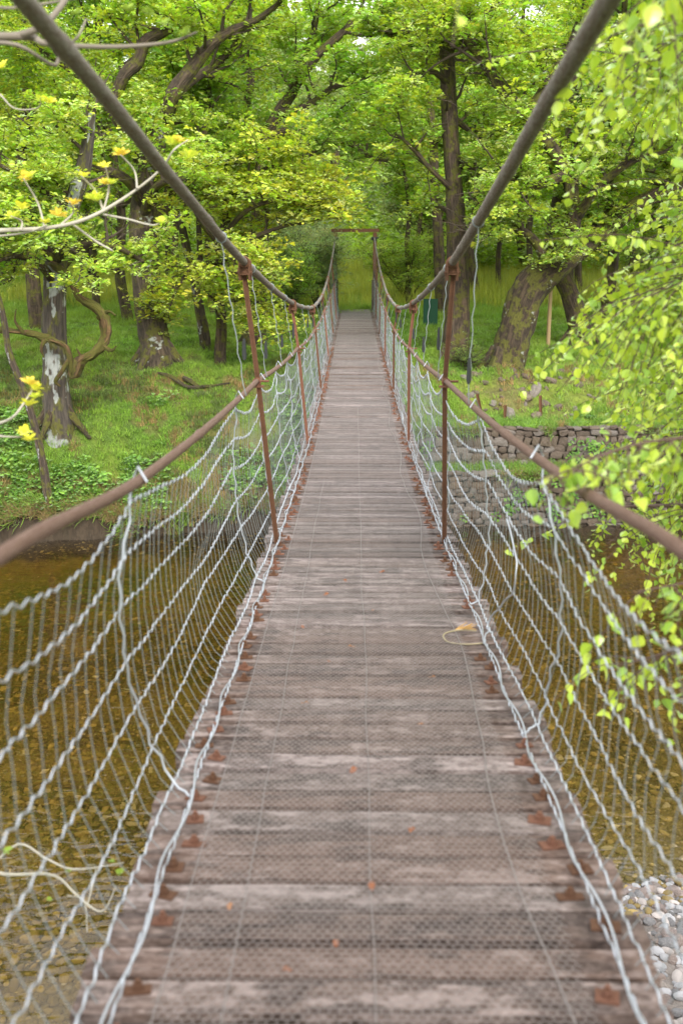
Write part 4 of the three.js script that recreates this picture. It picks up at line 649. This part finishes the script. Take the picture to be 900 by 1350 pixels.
{
  const r = rng(66), grass = [], tall = [], dry = [], herb = [], fern = [], up = V(0, 1, 0);
  const add = (list, x, d, s, sy, c) => list.push({ m: M4(V(x, height(x, -d) - 0.01, -d), new THREE.Quaternion().setFromEuler(new THREE.Euler((r() - 0.5) * 0.3, r() * 6.3, (r() - 0.5) * 0.3)), V(s, sy, s)), c });
  for (let i = 0; i < 60000; i++) {
    const d = 19.8 + 27 * Math.pow(r(), 1.5), x = (r() - 0.5) * (d * 0.85), e = d - farBank(x); if (e < 0.12 || (x > 1 && e < 0.35)) continue;
    const p = fbm(x * 1.7, -d * 1.7, 19, 4), g = fbm(x * 0.8, -d * 0.8, 3, 4), k = 0.75 + 0.5 * r();
    if (x < 1 && fbm(x * 1.3, d * 1.3, 205, 3) > 0.6 && e < 4.5 && r() < 0.85) continue;
    if (x > 2.4 && x < 5.6 && e > 1.35 && e < 3.0 && r() < 0.75) continue;
    if (p > 0.61 && e < 4 && r() < 0.6) { if (r() < 0.5) add(dry, x, d, 0.7 + 0.6 * r(), 0.5 + 0.5 * r(), lc(k, k * 0.95, k * 0.9)); continue; }
    const s = 0.7 + 0.6 * r(); add(grass, x, d, s, (e < 12 ? 0.55 : 1.0) * s * (0.7 + 0.6 * g), lc(k * (0.8 + 0.5 * g), k, k * 0.9));
  }
  for (let i = 0; i < 3200; i++) { const d = 36 + 16 * r(), x = (r() - 0.5) * 26, k = 0.8 + 0.4 * r(); add(tall, x, d, 1, 0.8 + 0.6 * r(), lc(k * 1.1, k, k * 0.8)); }
  for (let i = 0; i < 3000; i++) { const x = -11 + 12 * r(), e = 0.15 + 2.6 * Math.pow(r(), 1.2), d = farBank(x) + e; if (fbm(x * 0.9, d * 0.9, 88, 3) < 0.46) continue; const k = 0.7 + 0.6 * r(), s = 0.6 + 0.7 * r(); herb.push({ m: M4(V(x, height(x, -d) + 0.08 + 0.2 * r(), -d), new THREE.Quaternion().setFromEuler(new THREE.Euler((r() - 0.5) * 0.6, r() * 6.3, (r() - 0.5) * 0.6)), V(s, s, s)), c: lc(k, k, k) }); }
  for (let i = 0; i < 900; i++) { const x = 1.2 + 6 * r(), e = r() < 0.6 ? 0.4 + 0.35 * r() : 1.0 + 0.5 * r(), d = farBank(x) + e, k = 0.7 + 0.5 * r(); (r() < 0.6 ? grass : herb).push({ m: M4(V(x, height(x, -d) + 0.02, -d), new THREE.Quaternion().setFromEuler(new THREE.Euler(0, r() * 6.3, 0)), V(0.7, 0.8, 0.7)), c: lc(k * 0.8, k * 0.85, k) }); }
  for (let i = 0; i < 500; i++) { const x = -10 + 10.6 * r(), d = farBank(x) + 0.1 + 0.7 * r(), k = 0.7 + 0.5 * r(); add(dry, x, d, 1 + 0.5 * r(), 0.8 + 0.7 * r(), lc(k, k, k)); }
  // tufts hanging over the bank edge and the wall tops
  for (let i = 0; i < 1500; i++) { const left = i < 900, x = left ? -11 + 12 * r() : 1.1 + 5.8 * r(), upper = r() < 0.5, d = farBank(x) + (left ? 0.05 + 0.3 * r() : upper ? 0.66 + 0.14 * r() : 0.04 + 0.12 * r()), k = 0.6 + 0.6 * r(), s = 0.7 + 0.6 * r(), y = left ? height(x, -d - 0.12) : upper ? -2.1 : -2.98; if (!left && fbm(x * 2.2, upper ? 4 : 9, 31, 3) < 0.5) continue;
    (r() < (left ? 0.5 : 0.25) ? dry : grass).push({ m: M4(V(x, y, -d), new THREE.Quaternion().setFromEuler(new THREE.Euler(0.9 + 0.7 * r(), (r() - 0.5) * 1.2, (r() - 0.5) * 0.6)), V(s, s * 1.2, s)), c: lc(k, k, k) }); }
  for (let i = 0; i < 260; i++) { const x = 1.2 + 5.5 * r(), up = r() < 0.4, d = farBank(x) + (up ? 0.6 : 0.0), y = up ? -2.9 + 0.5 * r() : -3.9 + 0.8 * r(); if (fbm(x * 1.6, y * 2, 61, 3) < 0.56) continue; const k = 0.55 + 0.4 * r(), s = 0.5 + 0.4 * r(); herb.push({ m: M4(V(x, y, -d), new THREE.Quaternion().setFromEuler(new THREE.Euler(1 + 0.5 * r(), r() * 6, 0)), V(s, s, s)), c: lc(k * 0.9, k, k) }); }
  const moss = []; for (let i = 0; i < 2600; i++) { const x = -10 + 10.6 * r(), e = 0.3 + 5 * r(), d = farBank(x) + e; if (fbm(x * 0.9, d * 0.9, 303, 3) < 0.53) continue; const k = 0.7 + 0.6 * r(); add(moss, x, d, 0.8 + 0.6 * r(), 0.8 + 0.8 * r(), r() < 0.22 ? lc(k * 1.5, k * 0.95, k) : lc(k, k, k)); }
  const stuffs = [['moss', tuft(5, 46, 0.1, 0.009, 0.34), bladeMat([0.13, 0.175, 0.03]), moss, 'brown green cushions of moss on the left bank slope', 'moss'], ['meadow_grass', tuft(1, 16, 0.2, 0.006, 0.22), bladeMat([0.25, 0.42, 0.035]), grass, 'short green grass covering the far bank', 'grass'], ['tall_grass', tuft(2, 16, 0.6, 0.008, 0.4), bladeMat([0.42, 0.5, 0.06]), tall, 'tall pale grass at the edge of the wood beyond the portal', 'grass'], ['dry_grass', tuft(3, 18, 0.22, 0.006, 0.2), bladeMat([0.36, 0.25, 0.09]), dry, 'dry straw coloured grass tufts on the bank slope', 'grass'], ['leafy_herbs', clumpGeo(9, 14, 0.1, 0.13, true), leafMat([0.24, 0.46, 0.04]), herb, 'low leafy green herbs along the left bank', 'herbs']];
  for (const [n, g, m, l, lab, cat] of stuffs) { if (n === 'leafy_herbs') m.vertexColors = true; const o = copies(n, g, m, l, scene); o.userData.label = lab; o.userData.category = cat; }
}
// ---------------------------------------------------------------- near trees whose branches hang into view
{ // birch on the near bank, right of the bridge
  const r = rng(701), X = 2.5, Z = -2.4, Y = height(X, Z), birch = thing('birch_tree', 'birch with fresh glossy leaves hanging over the right handrail', 'tree', [X, Y, Z]);
  const whiteBark = std({ map: colourTex(S5, S5, i => mix3([0.55, 0.53, 0.5], [0.06, 0.05, 0.045], sstep(0.6, 0.66, barkW[(i * 1) % barkW.length] * 0.4 + nA[i] * 0.6))), roughness: 0.7 });
  const rel = p => [p[0] - X, p[1] - Y, p[2] - Z, p[3]];
  const T = [[X, Y - 0.4, Z, 0.17], [X + 0.05, Y + 1, Z, 0.14], [X - 0.05, 0, Z - 0.1, 0.12], [X + 0.1, 2.2, Z - 0.1, 0.1], [X, 4.5, Z - 0.3, 0.075], [X + 0.1, 7, Z - 0.2, 0.035]].map(rel);
  part('trunk', tube(smooth(T, 6), 12, 0.06, 3), whiteBark, birch);
  const leaves = [], twigs = [];
  const shape = (() => { // ovate leaf with pointed tip, hanging along -y from its stalk
    const rows = [[0, 0.0], [0.1, 0.24], [0.28, 0.38], [0.5, 0.33], [0.72, 0.19], [0.88, 0.08], [1, 0]], pos = [];
    const P = (u, v) => [v, -u, -0.16 * u * u + 0.32 * Math.abs(v)];
    for (const s of [-1, 1]) for (let i = 0; i < rows.length - 1; i++) { const [u0, v0] = rows[i], [u1, v1] = rows[i + 1], A = P(u0, 0), B = P(u1, 0), C = P(u0, s * v0), D = P(u1, s * v1); if (v0 > 0) pos.push(...A, ...(s > 0 ? [...C, ...D] : [...D, ...C])); if (v1 > 0) pos.push(...A, ...(s > 0 ? [...D, ...B] : [...B, ...D])); else pos.push(...A, ...(s > 0 ? [...C, ...B] : [...B, ...C])); }
    for (const w of [0.012]) pos.push(-w, 0, 0, w, 0, 0, 0, 0.32, 0.02);
    const g = new THREE.BufferGeometry(); g.setAttribute('position', new THREE.Float32BufferAttribute(pos, 3)); g.computeVertexNormals(); return g;
  })();
  const hang = (p, dir, len, size, dens = 0.034) => { // a drooping twig with alternate leaves
    const tw = wander(r, p, dir, len, 0.0028, 0.0012, 7, 0.35, -0.14); twigs.push(tube(tw, 4, 0, 1, false)); const n = Math.round(len / dens);
    for (let i = 0; i < n; i++) { const a = along(tw, Math.min(0.99, (i + 0.6) / n)), s = size * (0.55 + 0.65 * r()), yaw = r() * 6.283, tilt = 0.1 + 1.2 * r();
      const q = new THREE.Quaternion().setFromEuler(new THREE.Euler(tilt * (r() < 0.5 ? 1 : -1) * 0.9, yaw, (r() - 0.5) * 1.7, 'YXZ')), off = V(Math.cos(yaw), -0.4, Math.sin(yaw)).multiplyScalar(0.014); leaves.push({ p: a.p.add(off), q, s }); }
  };
  const limb = (pts, name = 'limb') => { const l = smooth(pts.map(rel), 6); part(name, tube(l, 7, 0.08, 5), M.birchTwig, birch); return l; };
  // limbs sweep from the trunk over the river and towards the handrail
  const L = [
    [[X, 2.0, Z - 0.1, 0.045], [2.2, 2.6, -3.2, 0.03], [1.85, 2.75, -4.2, 0.02], [1.5, 2.5, -5.2, 0.008]],
    [[X, 1.2, Z - 0.1, 0.045], [2.3, 1.7, -3.3, 0.03], [1.9, 1.75, -4.3, 0.018], [1.5, 1.5, -5.0, 0.007]],
    [[X, 0.4, Z - 0.1, 0.04], [2.2, 0.9, -3.2, 0.028], [1.9, 0.95, -4.1, 0.016], [1.6, 0.8, -4.8, 0.006]],
    [[X, 2.6, Z - 0.1, 0.05], [2.6, 3.2, -3.8, 0.035], [2.5, 3.2, -5.2, 0.022], [2.2, 2.9, -6.6, 0.008]],
    [[X, 1.6, Z - 0.1, 0.045], [2.6, 2.1, -4.0, 0.03], [2.4, 2.1, -5.4, 0.02], [2.1, 1.7, -6.6, 0.008]],
    [[X, 0.7, Z - 0.1, 0.04], [2.5, 1.1, -4.0, 0.028], [2.3, 1.1, -5.3, 0.018], [2.0, 0.8, -6.4, 0.006]],
    [[X, 0.3, Z - 0.1, 0.04], [2.3, 0.6, -3.6, 0.026], [1.95, 0.65, -4.8, 0.016], [1.6, 0.45, -5.6, 0.006]],
    [[X, 2.2, Z - 0.1, 0.04], [2.1, 2.9, -3.0, 0.026], [1.6, 3.0, -3.7, 0.015], [1.15, 2.8, -4.2, 0.006]],
    [[X, 1.4, Z - 0.1, 0.04], [2.0, 2.2, -3.2, 0.026], [1.55, 2.4, -4.0, 0.015], [1.2, 2.2, -4.6, 0.006]],
    [[X, 0.9, Z - 0.1, 0.04], [1.9, 1.4, -3.1, 0.026], [1.5, 1.45, -3.9, 0.014], [1.22, 1.25, -4.5, 0.006]],
  ].map(l => limb(l));
  for (const [i, l] of L.entries()) for (let k = 0; k < (i < 3 ? 130 : 160); k++) {
    const a = along(l, lin(0.38, 0.99, r())), dir = V((r() - 0.6) * 1.1, (r() - 0.55) * 0.5, (r() - 0.5) * 1.4);
    hang(a.p, dir, 0.35 + 0.5 * r(), 0.044, 0.03);
  }
  // lower sprays reaching down beside the netting
  const low = [limb([[X, -0.2, Z - 0.1, 0.035], [2.1, 0.3, -3.3, 0.022], [1.6, 0.35, -4.3, 0.013], [1.25, 0.2, -5.0, 0.006]])];
  for (const l of low) for (let k = 0; k < 44; k++) hang(along(l, lin(0.4, 0.99, r())).p, V((r() - 0.6), (r() - 0.8) * 0.6, (r() - 0.5)), 0.3 + 0.4 * r(), 0.045);
  // near sprays over the handrail
  const near = [
    [limb([[X, 2.2, Z - 0.05, 0.035], [1.7, 2.6, -2.4, 0.018], [1.1, 2.45, -2.5, 0.009], [0.62, 2.2, -2.6, 0.003]]), 15, 0.26],
    [limb([[X, 1.4, Z, 0.03], [1.7, 1.6, -2.3, 0.014], [1.15, 1.45, -2.5, 0.008], [0.85, 1.25, -2.6, 0.003]]), 8, 0.22],
    [limb([[X, 0.5, Z, 0.03], [1.7, 0.95, -2.3, 0.014], [1.15, 0.98, -2.5, 0.007], [0.72, 0.95, -2.6, 0.004], [0.45, 0.86, -2.55, 0.002]]), 34, 0.13],
    [limb([[X, 0.1, Z, 0.03], [1.7, 0.65, -2.4, 0.012], [1.2, 0.62, -2.6, 0.006], [0.74, 0.5, -2.7, 0.002]]), 26, 0.2],
  ];
  near.push([limb([[X, 2.4, Z - 0.05, 0.03], [1.6, 2.55, -2.6, 0.015], [1.0, 2.3, -2.9, 0.008], [0.7, 2.0, -3.0, 0.003]]), 24, 0.26], [limb([[X, 1.9, Z - 0.05, 0.03], [1.6, 2.2, -2.3, 0.014], [1.0, 2.1, -2.3, 0.007], [0.72, 1.9, -2.3, 0.003]]), 20, 0.24], [limb([[X, 0.2, Z, 0.02], [1.6, 0.4, -2.6, 0.01], [1.15, 0.3, -2.9, 0.005], [0.8, 0.15, -3.0, 0.002]]), 24, 0.24]);
  for (const [l, n, len] of near) for (let k = 0; k < n; k++) hang(along(l, lin(0.6, 0.99, (k + r()) / n)).p, V((r() - 0.65), (r() - 0.8) * 0.8, (r() - 0.5) * 0.8), len * (0.7 + 0.6 * r()), 0.046, 0.036);
  { const l = limb([[X, 3.0, Z, 0.035], [1.4, 3.3, -2.2, 0.018], [0.5, 3.0, -2.2, 0.01], [-0.1, 2.5, -2.25, 0.005], [-0.3, 2.2, -2.3, 0.002]]);
    for (const t of [0.93, 0.97, 0.99]) hang(along(l, t).p, V(0.1, -1, 0), 0.16, 0.042, 0.04); hang(along(l, 0.66).p, V(0.05, -1, -0.1), 0.9, 0.04, 0.16); }
  part('twigs', mergeGeometries(twigs), M.birchTwig, birch).userData.kind = 'stuff';
  const C = [[0.4, 0.56, 0.022], [0.52, 0.66, 0.028], [0.28, 0.46, 0.03], [0.58, 0.7, 0.045]], mats = C.map(c => new THREE.MeshPhysicalMaterial({ color: lc(...c), transmission: 0.45, thickness: 0, roughness: 0.9, side: THREE.DoubleSide, clearcoat: 1, clearcoatRoughness: 0.22 }));
  // the 300 leaves that show largest one by one, the rest as one mass
  const eye = camera.position, fwd = V(0, 0, -1).applyQuaternion(camera.quaternion), rt = V(1, 0, 0).applyQuaternion(camera.quaternion), upv = V(0, 1, 0).applyQuaternion(camera.quaternion);
  for (const l of leaves) { const d = V(l.p.x + X, l.p.y + Y, l.p.z + Z).sub(eye), k = d.dot(fwd), u = d.dot(rt) / k, v = d.dot(upv) / k; l.show = k > 0.3 && Math.abs(u) < 0.345 && Math.abs(v) < 0.52 ? l.s / k : 0; l.kind = Math.floor(r() * 4); }
  leaves.sort((a, b) => b.show - a.show);
  leaves.slice(0, 300).forEach(l => { const m = part('leaf', shape, mats[l.kind], birch); m.position.copy(l.p); m.quaternion.copy(l.q); m.scale.setScalar(l.s); });
  const white = new THREE.MeshPhysicalMaterial({ color: 0xffffff, transmission: 0.45, thickness: 0, roughness: 0.9, side: THREE.DoubleSide, clearcoat: 1, clearcoatRoughness: 0.22 });
  copies('crown', shape, white, leaves.slice(300).map(l => ({ m: M4(l.p, l.q, V(l.s, l.s, l.s)), c: lc(...C[l.kind]) })), birch);
  console.log('birch leaves', leaves.length, 'clumps', clumpCount);
}
{ // small ash on the near bank, left of the bridge, just coming into yellow leaf
  const r = rng(801), X = -2.6, Z = -3.4, Y = height(X, Z), tree = thing('ash_sapling', 'sapling with bare pale twigs and tiny yellow leaf buds left of the bridge', 'sapling', [X, Y, Z]);
  const rel = p => [p[0] - X, p[1] - Y, p[2] - Z, p[3]];
  const T = smooth([[X, Y - 0.3, Z, 0.07], [X + 0.05, Y + 1.5, Z, 0.055], [X, 0.2, Z, 0.045], [X + 0.06, 1.6, Z - 0.1, 0.035], [X, 3.0, Z, 0.02], [X + 0.1, 4, Z, 0.008]].map(rel), 6);
  part('trunk', tube(T, 9, 0.08, 2), M.greyTwig, tree);
  const tw = (pts, mat, name = 'twig') => part(name, tube(smooth(pts.map((p, i) => rel([p[0], p[1], p[2] + 0.05 * Math.sin(i * 2.1 + pts.length), p[3]])), 5), 6, 0.12, 5), mat, tree);
  const z = -4.7;
  tw([[X, 0.9, Z, 0.02], [-2.2, 1.4, -4.2, 0.014], [-1.88, 1.53, z, 0.0115], [-1.67, 1.56, z, 0.0105], [-1.46, 1.57, z, 0.009], [-1.25, 1.61, z, 0.008], [-1.07, 1.72, z, 0.0065], [-0.92, 1.83, z, 0.005], [-0.85, 1.9, z, 0.004], [-0.8, 1.95, z, 0.003]], M.paleTwig, 'branch');
  for (const q of [[[-1.2, 1.63], [-1.09, 1.61], [-0.96, 1.58], [-0.93, 1.6]], [[-1.19, 1.64], [-1.17, 1.75], [-1.16, 1.83]], [[-1.03, 1.74], [-1.05, 1.82], [-1.09, 1.88]], [[-1.19, 1.65], [-1.23, 1.73], [-1.27, 1.79]], [[-1.46, 1.57], [-1.5, 1.68], [-1.53, 1.78]], [[-1.57, 1.56], [-1.58, 1.6], [-1.6, 1.62]], [[-1.39, 1.58], [-1.34, 1.64], [-1.33, 1.68]], [[-1.85, 1.52], [-1.57, 1.55], [-1.44, 1.58]], [[-1.34, 1.59], [-1.24, 1.51], [-1.15, 1.47]], [[-1.9, 2.2], [-1.62, 2.14], [-1.56, 2.08], [-1.47, 2.09], [-1.43, 2.12]]]) tw(q.map(([x, y], i) => [x, y, z, 0.0055 - i * 0.001]), M.paleTwig);
  tw([[X, 1.9, Z, 0.015], [-2.2, 2.2, -4.2, 0.01], [-1.88, 2.2, z, 0.006]], M.paleTwig);
  tw([[X, 0.3, Z, 0.012], [-1.9, 0.7, -3.7, 0.01], [-1.6, 0.76, -3.8, 0.008], [-1.42, 0.81, -3.8, 0.006], [-1.34, 0.85, -3.8, 0.005], [-1.29, 0.94, -3.8, 0.003]], M.paleTwig, 'branch');
  tw([[-1.9, 0.7, -3.7, 0.008], [-1.6, 0.8, -3.8, 0.006], [-1.42, 0.77, -3.8, 0.005], [-1.35, 0.75, -3.8, 0.003]], M.paleTwig);
  tw([[X, -0.9, Z, 0.012], [-1.8, -0.5, -3.1, 0.008], [-1.4, -0.47, -3, 0.006], [-1.26, -0.58, -3, 0.006], [-1.08, -0.65, -3, 0.005], [-1, -0.72, -3, 0.004], [-0.9, -0.73, -3, 0.003], [-0.87, -0.69, -3, 0.002]], M.paleTwig, 'branch');
  tw([[-1.5, -0.5, -3.0, 0.005], [-1.37, -0.65, -3, 0.005], [-1.2, -0.53, -3, 0.004], [-1.1, -0.57, -3, 0.004], [-0.99, -0.57, -3, 0.003], [-0.84, -0.6, -3, 0.002]], M.paleTwig);
  tw([[-0.96, -0.73, -3, 0.003], [-0.94, -0.63, -3, 0.003], [-0.94, -0.56, -3, 0.002]], M.paleTwig); tw([[-1.03, -0.7, -3, 0.003], [-0.99, -0.76, -3, 0.002], [-0.96, -0.82, -3, 0.0015]], M.paleTwig);
  tw([[X, 1.7, Z, 0.02], [-1.9, 2.0, -3.3, 0.016], [-1.29, 2.04, -3.2, 0.014], [-1.11, 2.06, -3.2, 0.012], [-1.02, 2.07, -3.2, 0.011], [-0.97, 2.04, -3.2, 0.009], [-0.81, 2.07, -3.4, 0.007], [-0.65, 2.12, -3.5, 0.005], [-0.56, 2.13, -3.5, 0.003]], M.greyTwig, 'branch');
  tw([[-1.5, 2.03, -3.25, 0.014], [-1.24, 2.08, -3.2, 0.013], [-1.11, 2.07, -3.2, 0.012], [-0.99, 2.09, -3.2, 0.011], [-0.93, 2.16, -3.3, 0.009], [-0.9, 2.26, -3.3, 0.007]], M.greyTwig, 'branch');
  tw([[-1.2, 2.05, -3.2, 0.006], [-1.04, 2.03, -3.2, 0.006], [-0.97, 2.0, -3.25, 0.006], [-0.96, 2.04, -3.3, 0.005], [-0.89, 2.07, -3.3, 0.004], [-0.88, 2.14, -3.3, 0.003]], M.greyTwig);
  tw([[-1.3, 2.0, -3.3, 0.005], [-1.15, 2.14, -3.2, 0.005], [-1.05, 2.13, -3.2, 0.004], [-0.9, 2.2, -3.3, 0.003]], M.greyTwig);
  // opening leaf buds: small rosettes of upright yellow leaflets
  const bud = (() => { const q = rng(9), pos = [], v = V(0, 0, 0); for (let i = 0; i < 13; i++) { const Lf = 0.7 + 0.5 * q(), t = leafTris(Lf, Lf * 0.42, true), e = new THREE.Quaternion().setFromEuler(new THREE.Euler((q() - 0.5) * 0.8, i * 2.4, 0.35 + 0.7 * q(), 'YZX')); for (const p of t) { v.set(...p).applyQuaternion(e); pos.push(v.x * 0.5, v.y * 0.5, v.z * 0.5); } } const g = new THREE.BufferGeometry(); g.setAttribute('position', new THREE.Float32BufferAttribute(pos, 3)); g.computeVertexNormals(); return g; })();
  const bm = [[0.78, 0.76, 0.05], [0.7, 0.78, 0.06], [0.86, 0.68, 0.08]].map(c => new THREE.MeshPhysicalMaterial({ color: lc(...c), transmission: 0.4, thickness: 0, roughness: 0.95, side: THREE.DoubleSide }));
  const gm = new THREE.MeshPhysicalMaterial({ color: lc(0.3, 0.42, 0.04), transmission: 0.4, thickness: 0, roughness: 0.95, side: THREE.DoubleSide });
  const B = (x, y, zz, s, m) => { const b = part('leaf_bud', bud, m || bm[Math.floor(r() * 3)], tree); b.position.set(x - X, y - Y - 0.01, zz - Z + 0.02 * (r() - 0.5)); b.rotation.set((r() - 0.5) * 0.8, r() * 6.3, (r() - 0.5) * 0.8); b.scale.setScalar(s * (0.75 + 0.5 * r())); };
  for (const [x, y] of [[-1.53, 1.79], [-1.56, 1.66], [-1.6, 1.62], [-1.4, 1.63], [-1.46, 1.6], [-1.27, 1.8], [-1.18, 1.77], [-1.17, 1.84], [-1.21, 1.7], [-1.09, 1.89], [-0.84, 1.95], [-0.87, 1.94], [-0.8, 1.88], [-0.93, 1.6], [-1.23, 1.7], [-1.15, 1.77], [-1.6, 2.26], [-1.44, 2.12], [-1.4, 2.11], [-1.33, 1.68], [-1.51, 1.8], [-1.11, 1.9]]) B(x, y, z, 0.085);
  for (const [x, y] of [[-1.29, 0.97], [-1.27, 0.92], [-1.3, 0.89], [-1.33, 0.78], [-1.31, 0.75], [-1.28, 0.95]]) B(x, y, -3.8, 0.075);
  for (const [x, y] of [[-0.87, -0.56], [-0.84, -0.6], [-1.1, -0.72], [-1.02, -0.6], [-1.22, -0.52]]) B(x, y, -3, 0.035, gm);
  for (const [x, y] of [[-0.72, 2.2], [-0.66, 2.17], [-0.78, 2.21], [-0.6, 2.14], [-0.95, 2.2]]) B(x, y, -3.5, 0.06, gm);
}
scene.updateMatrixWorld(true);
renderer.render(scene, camera);
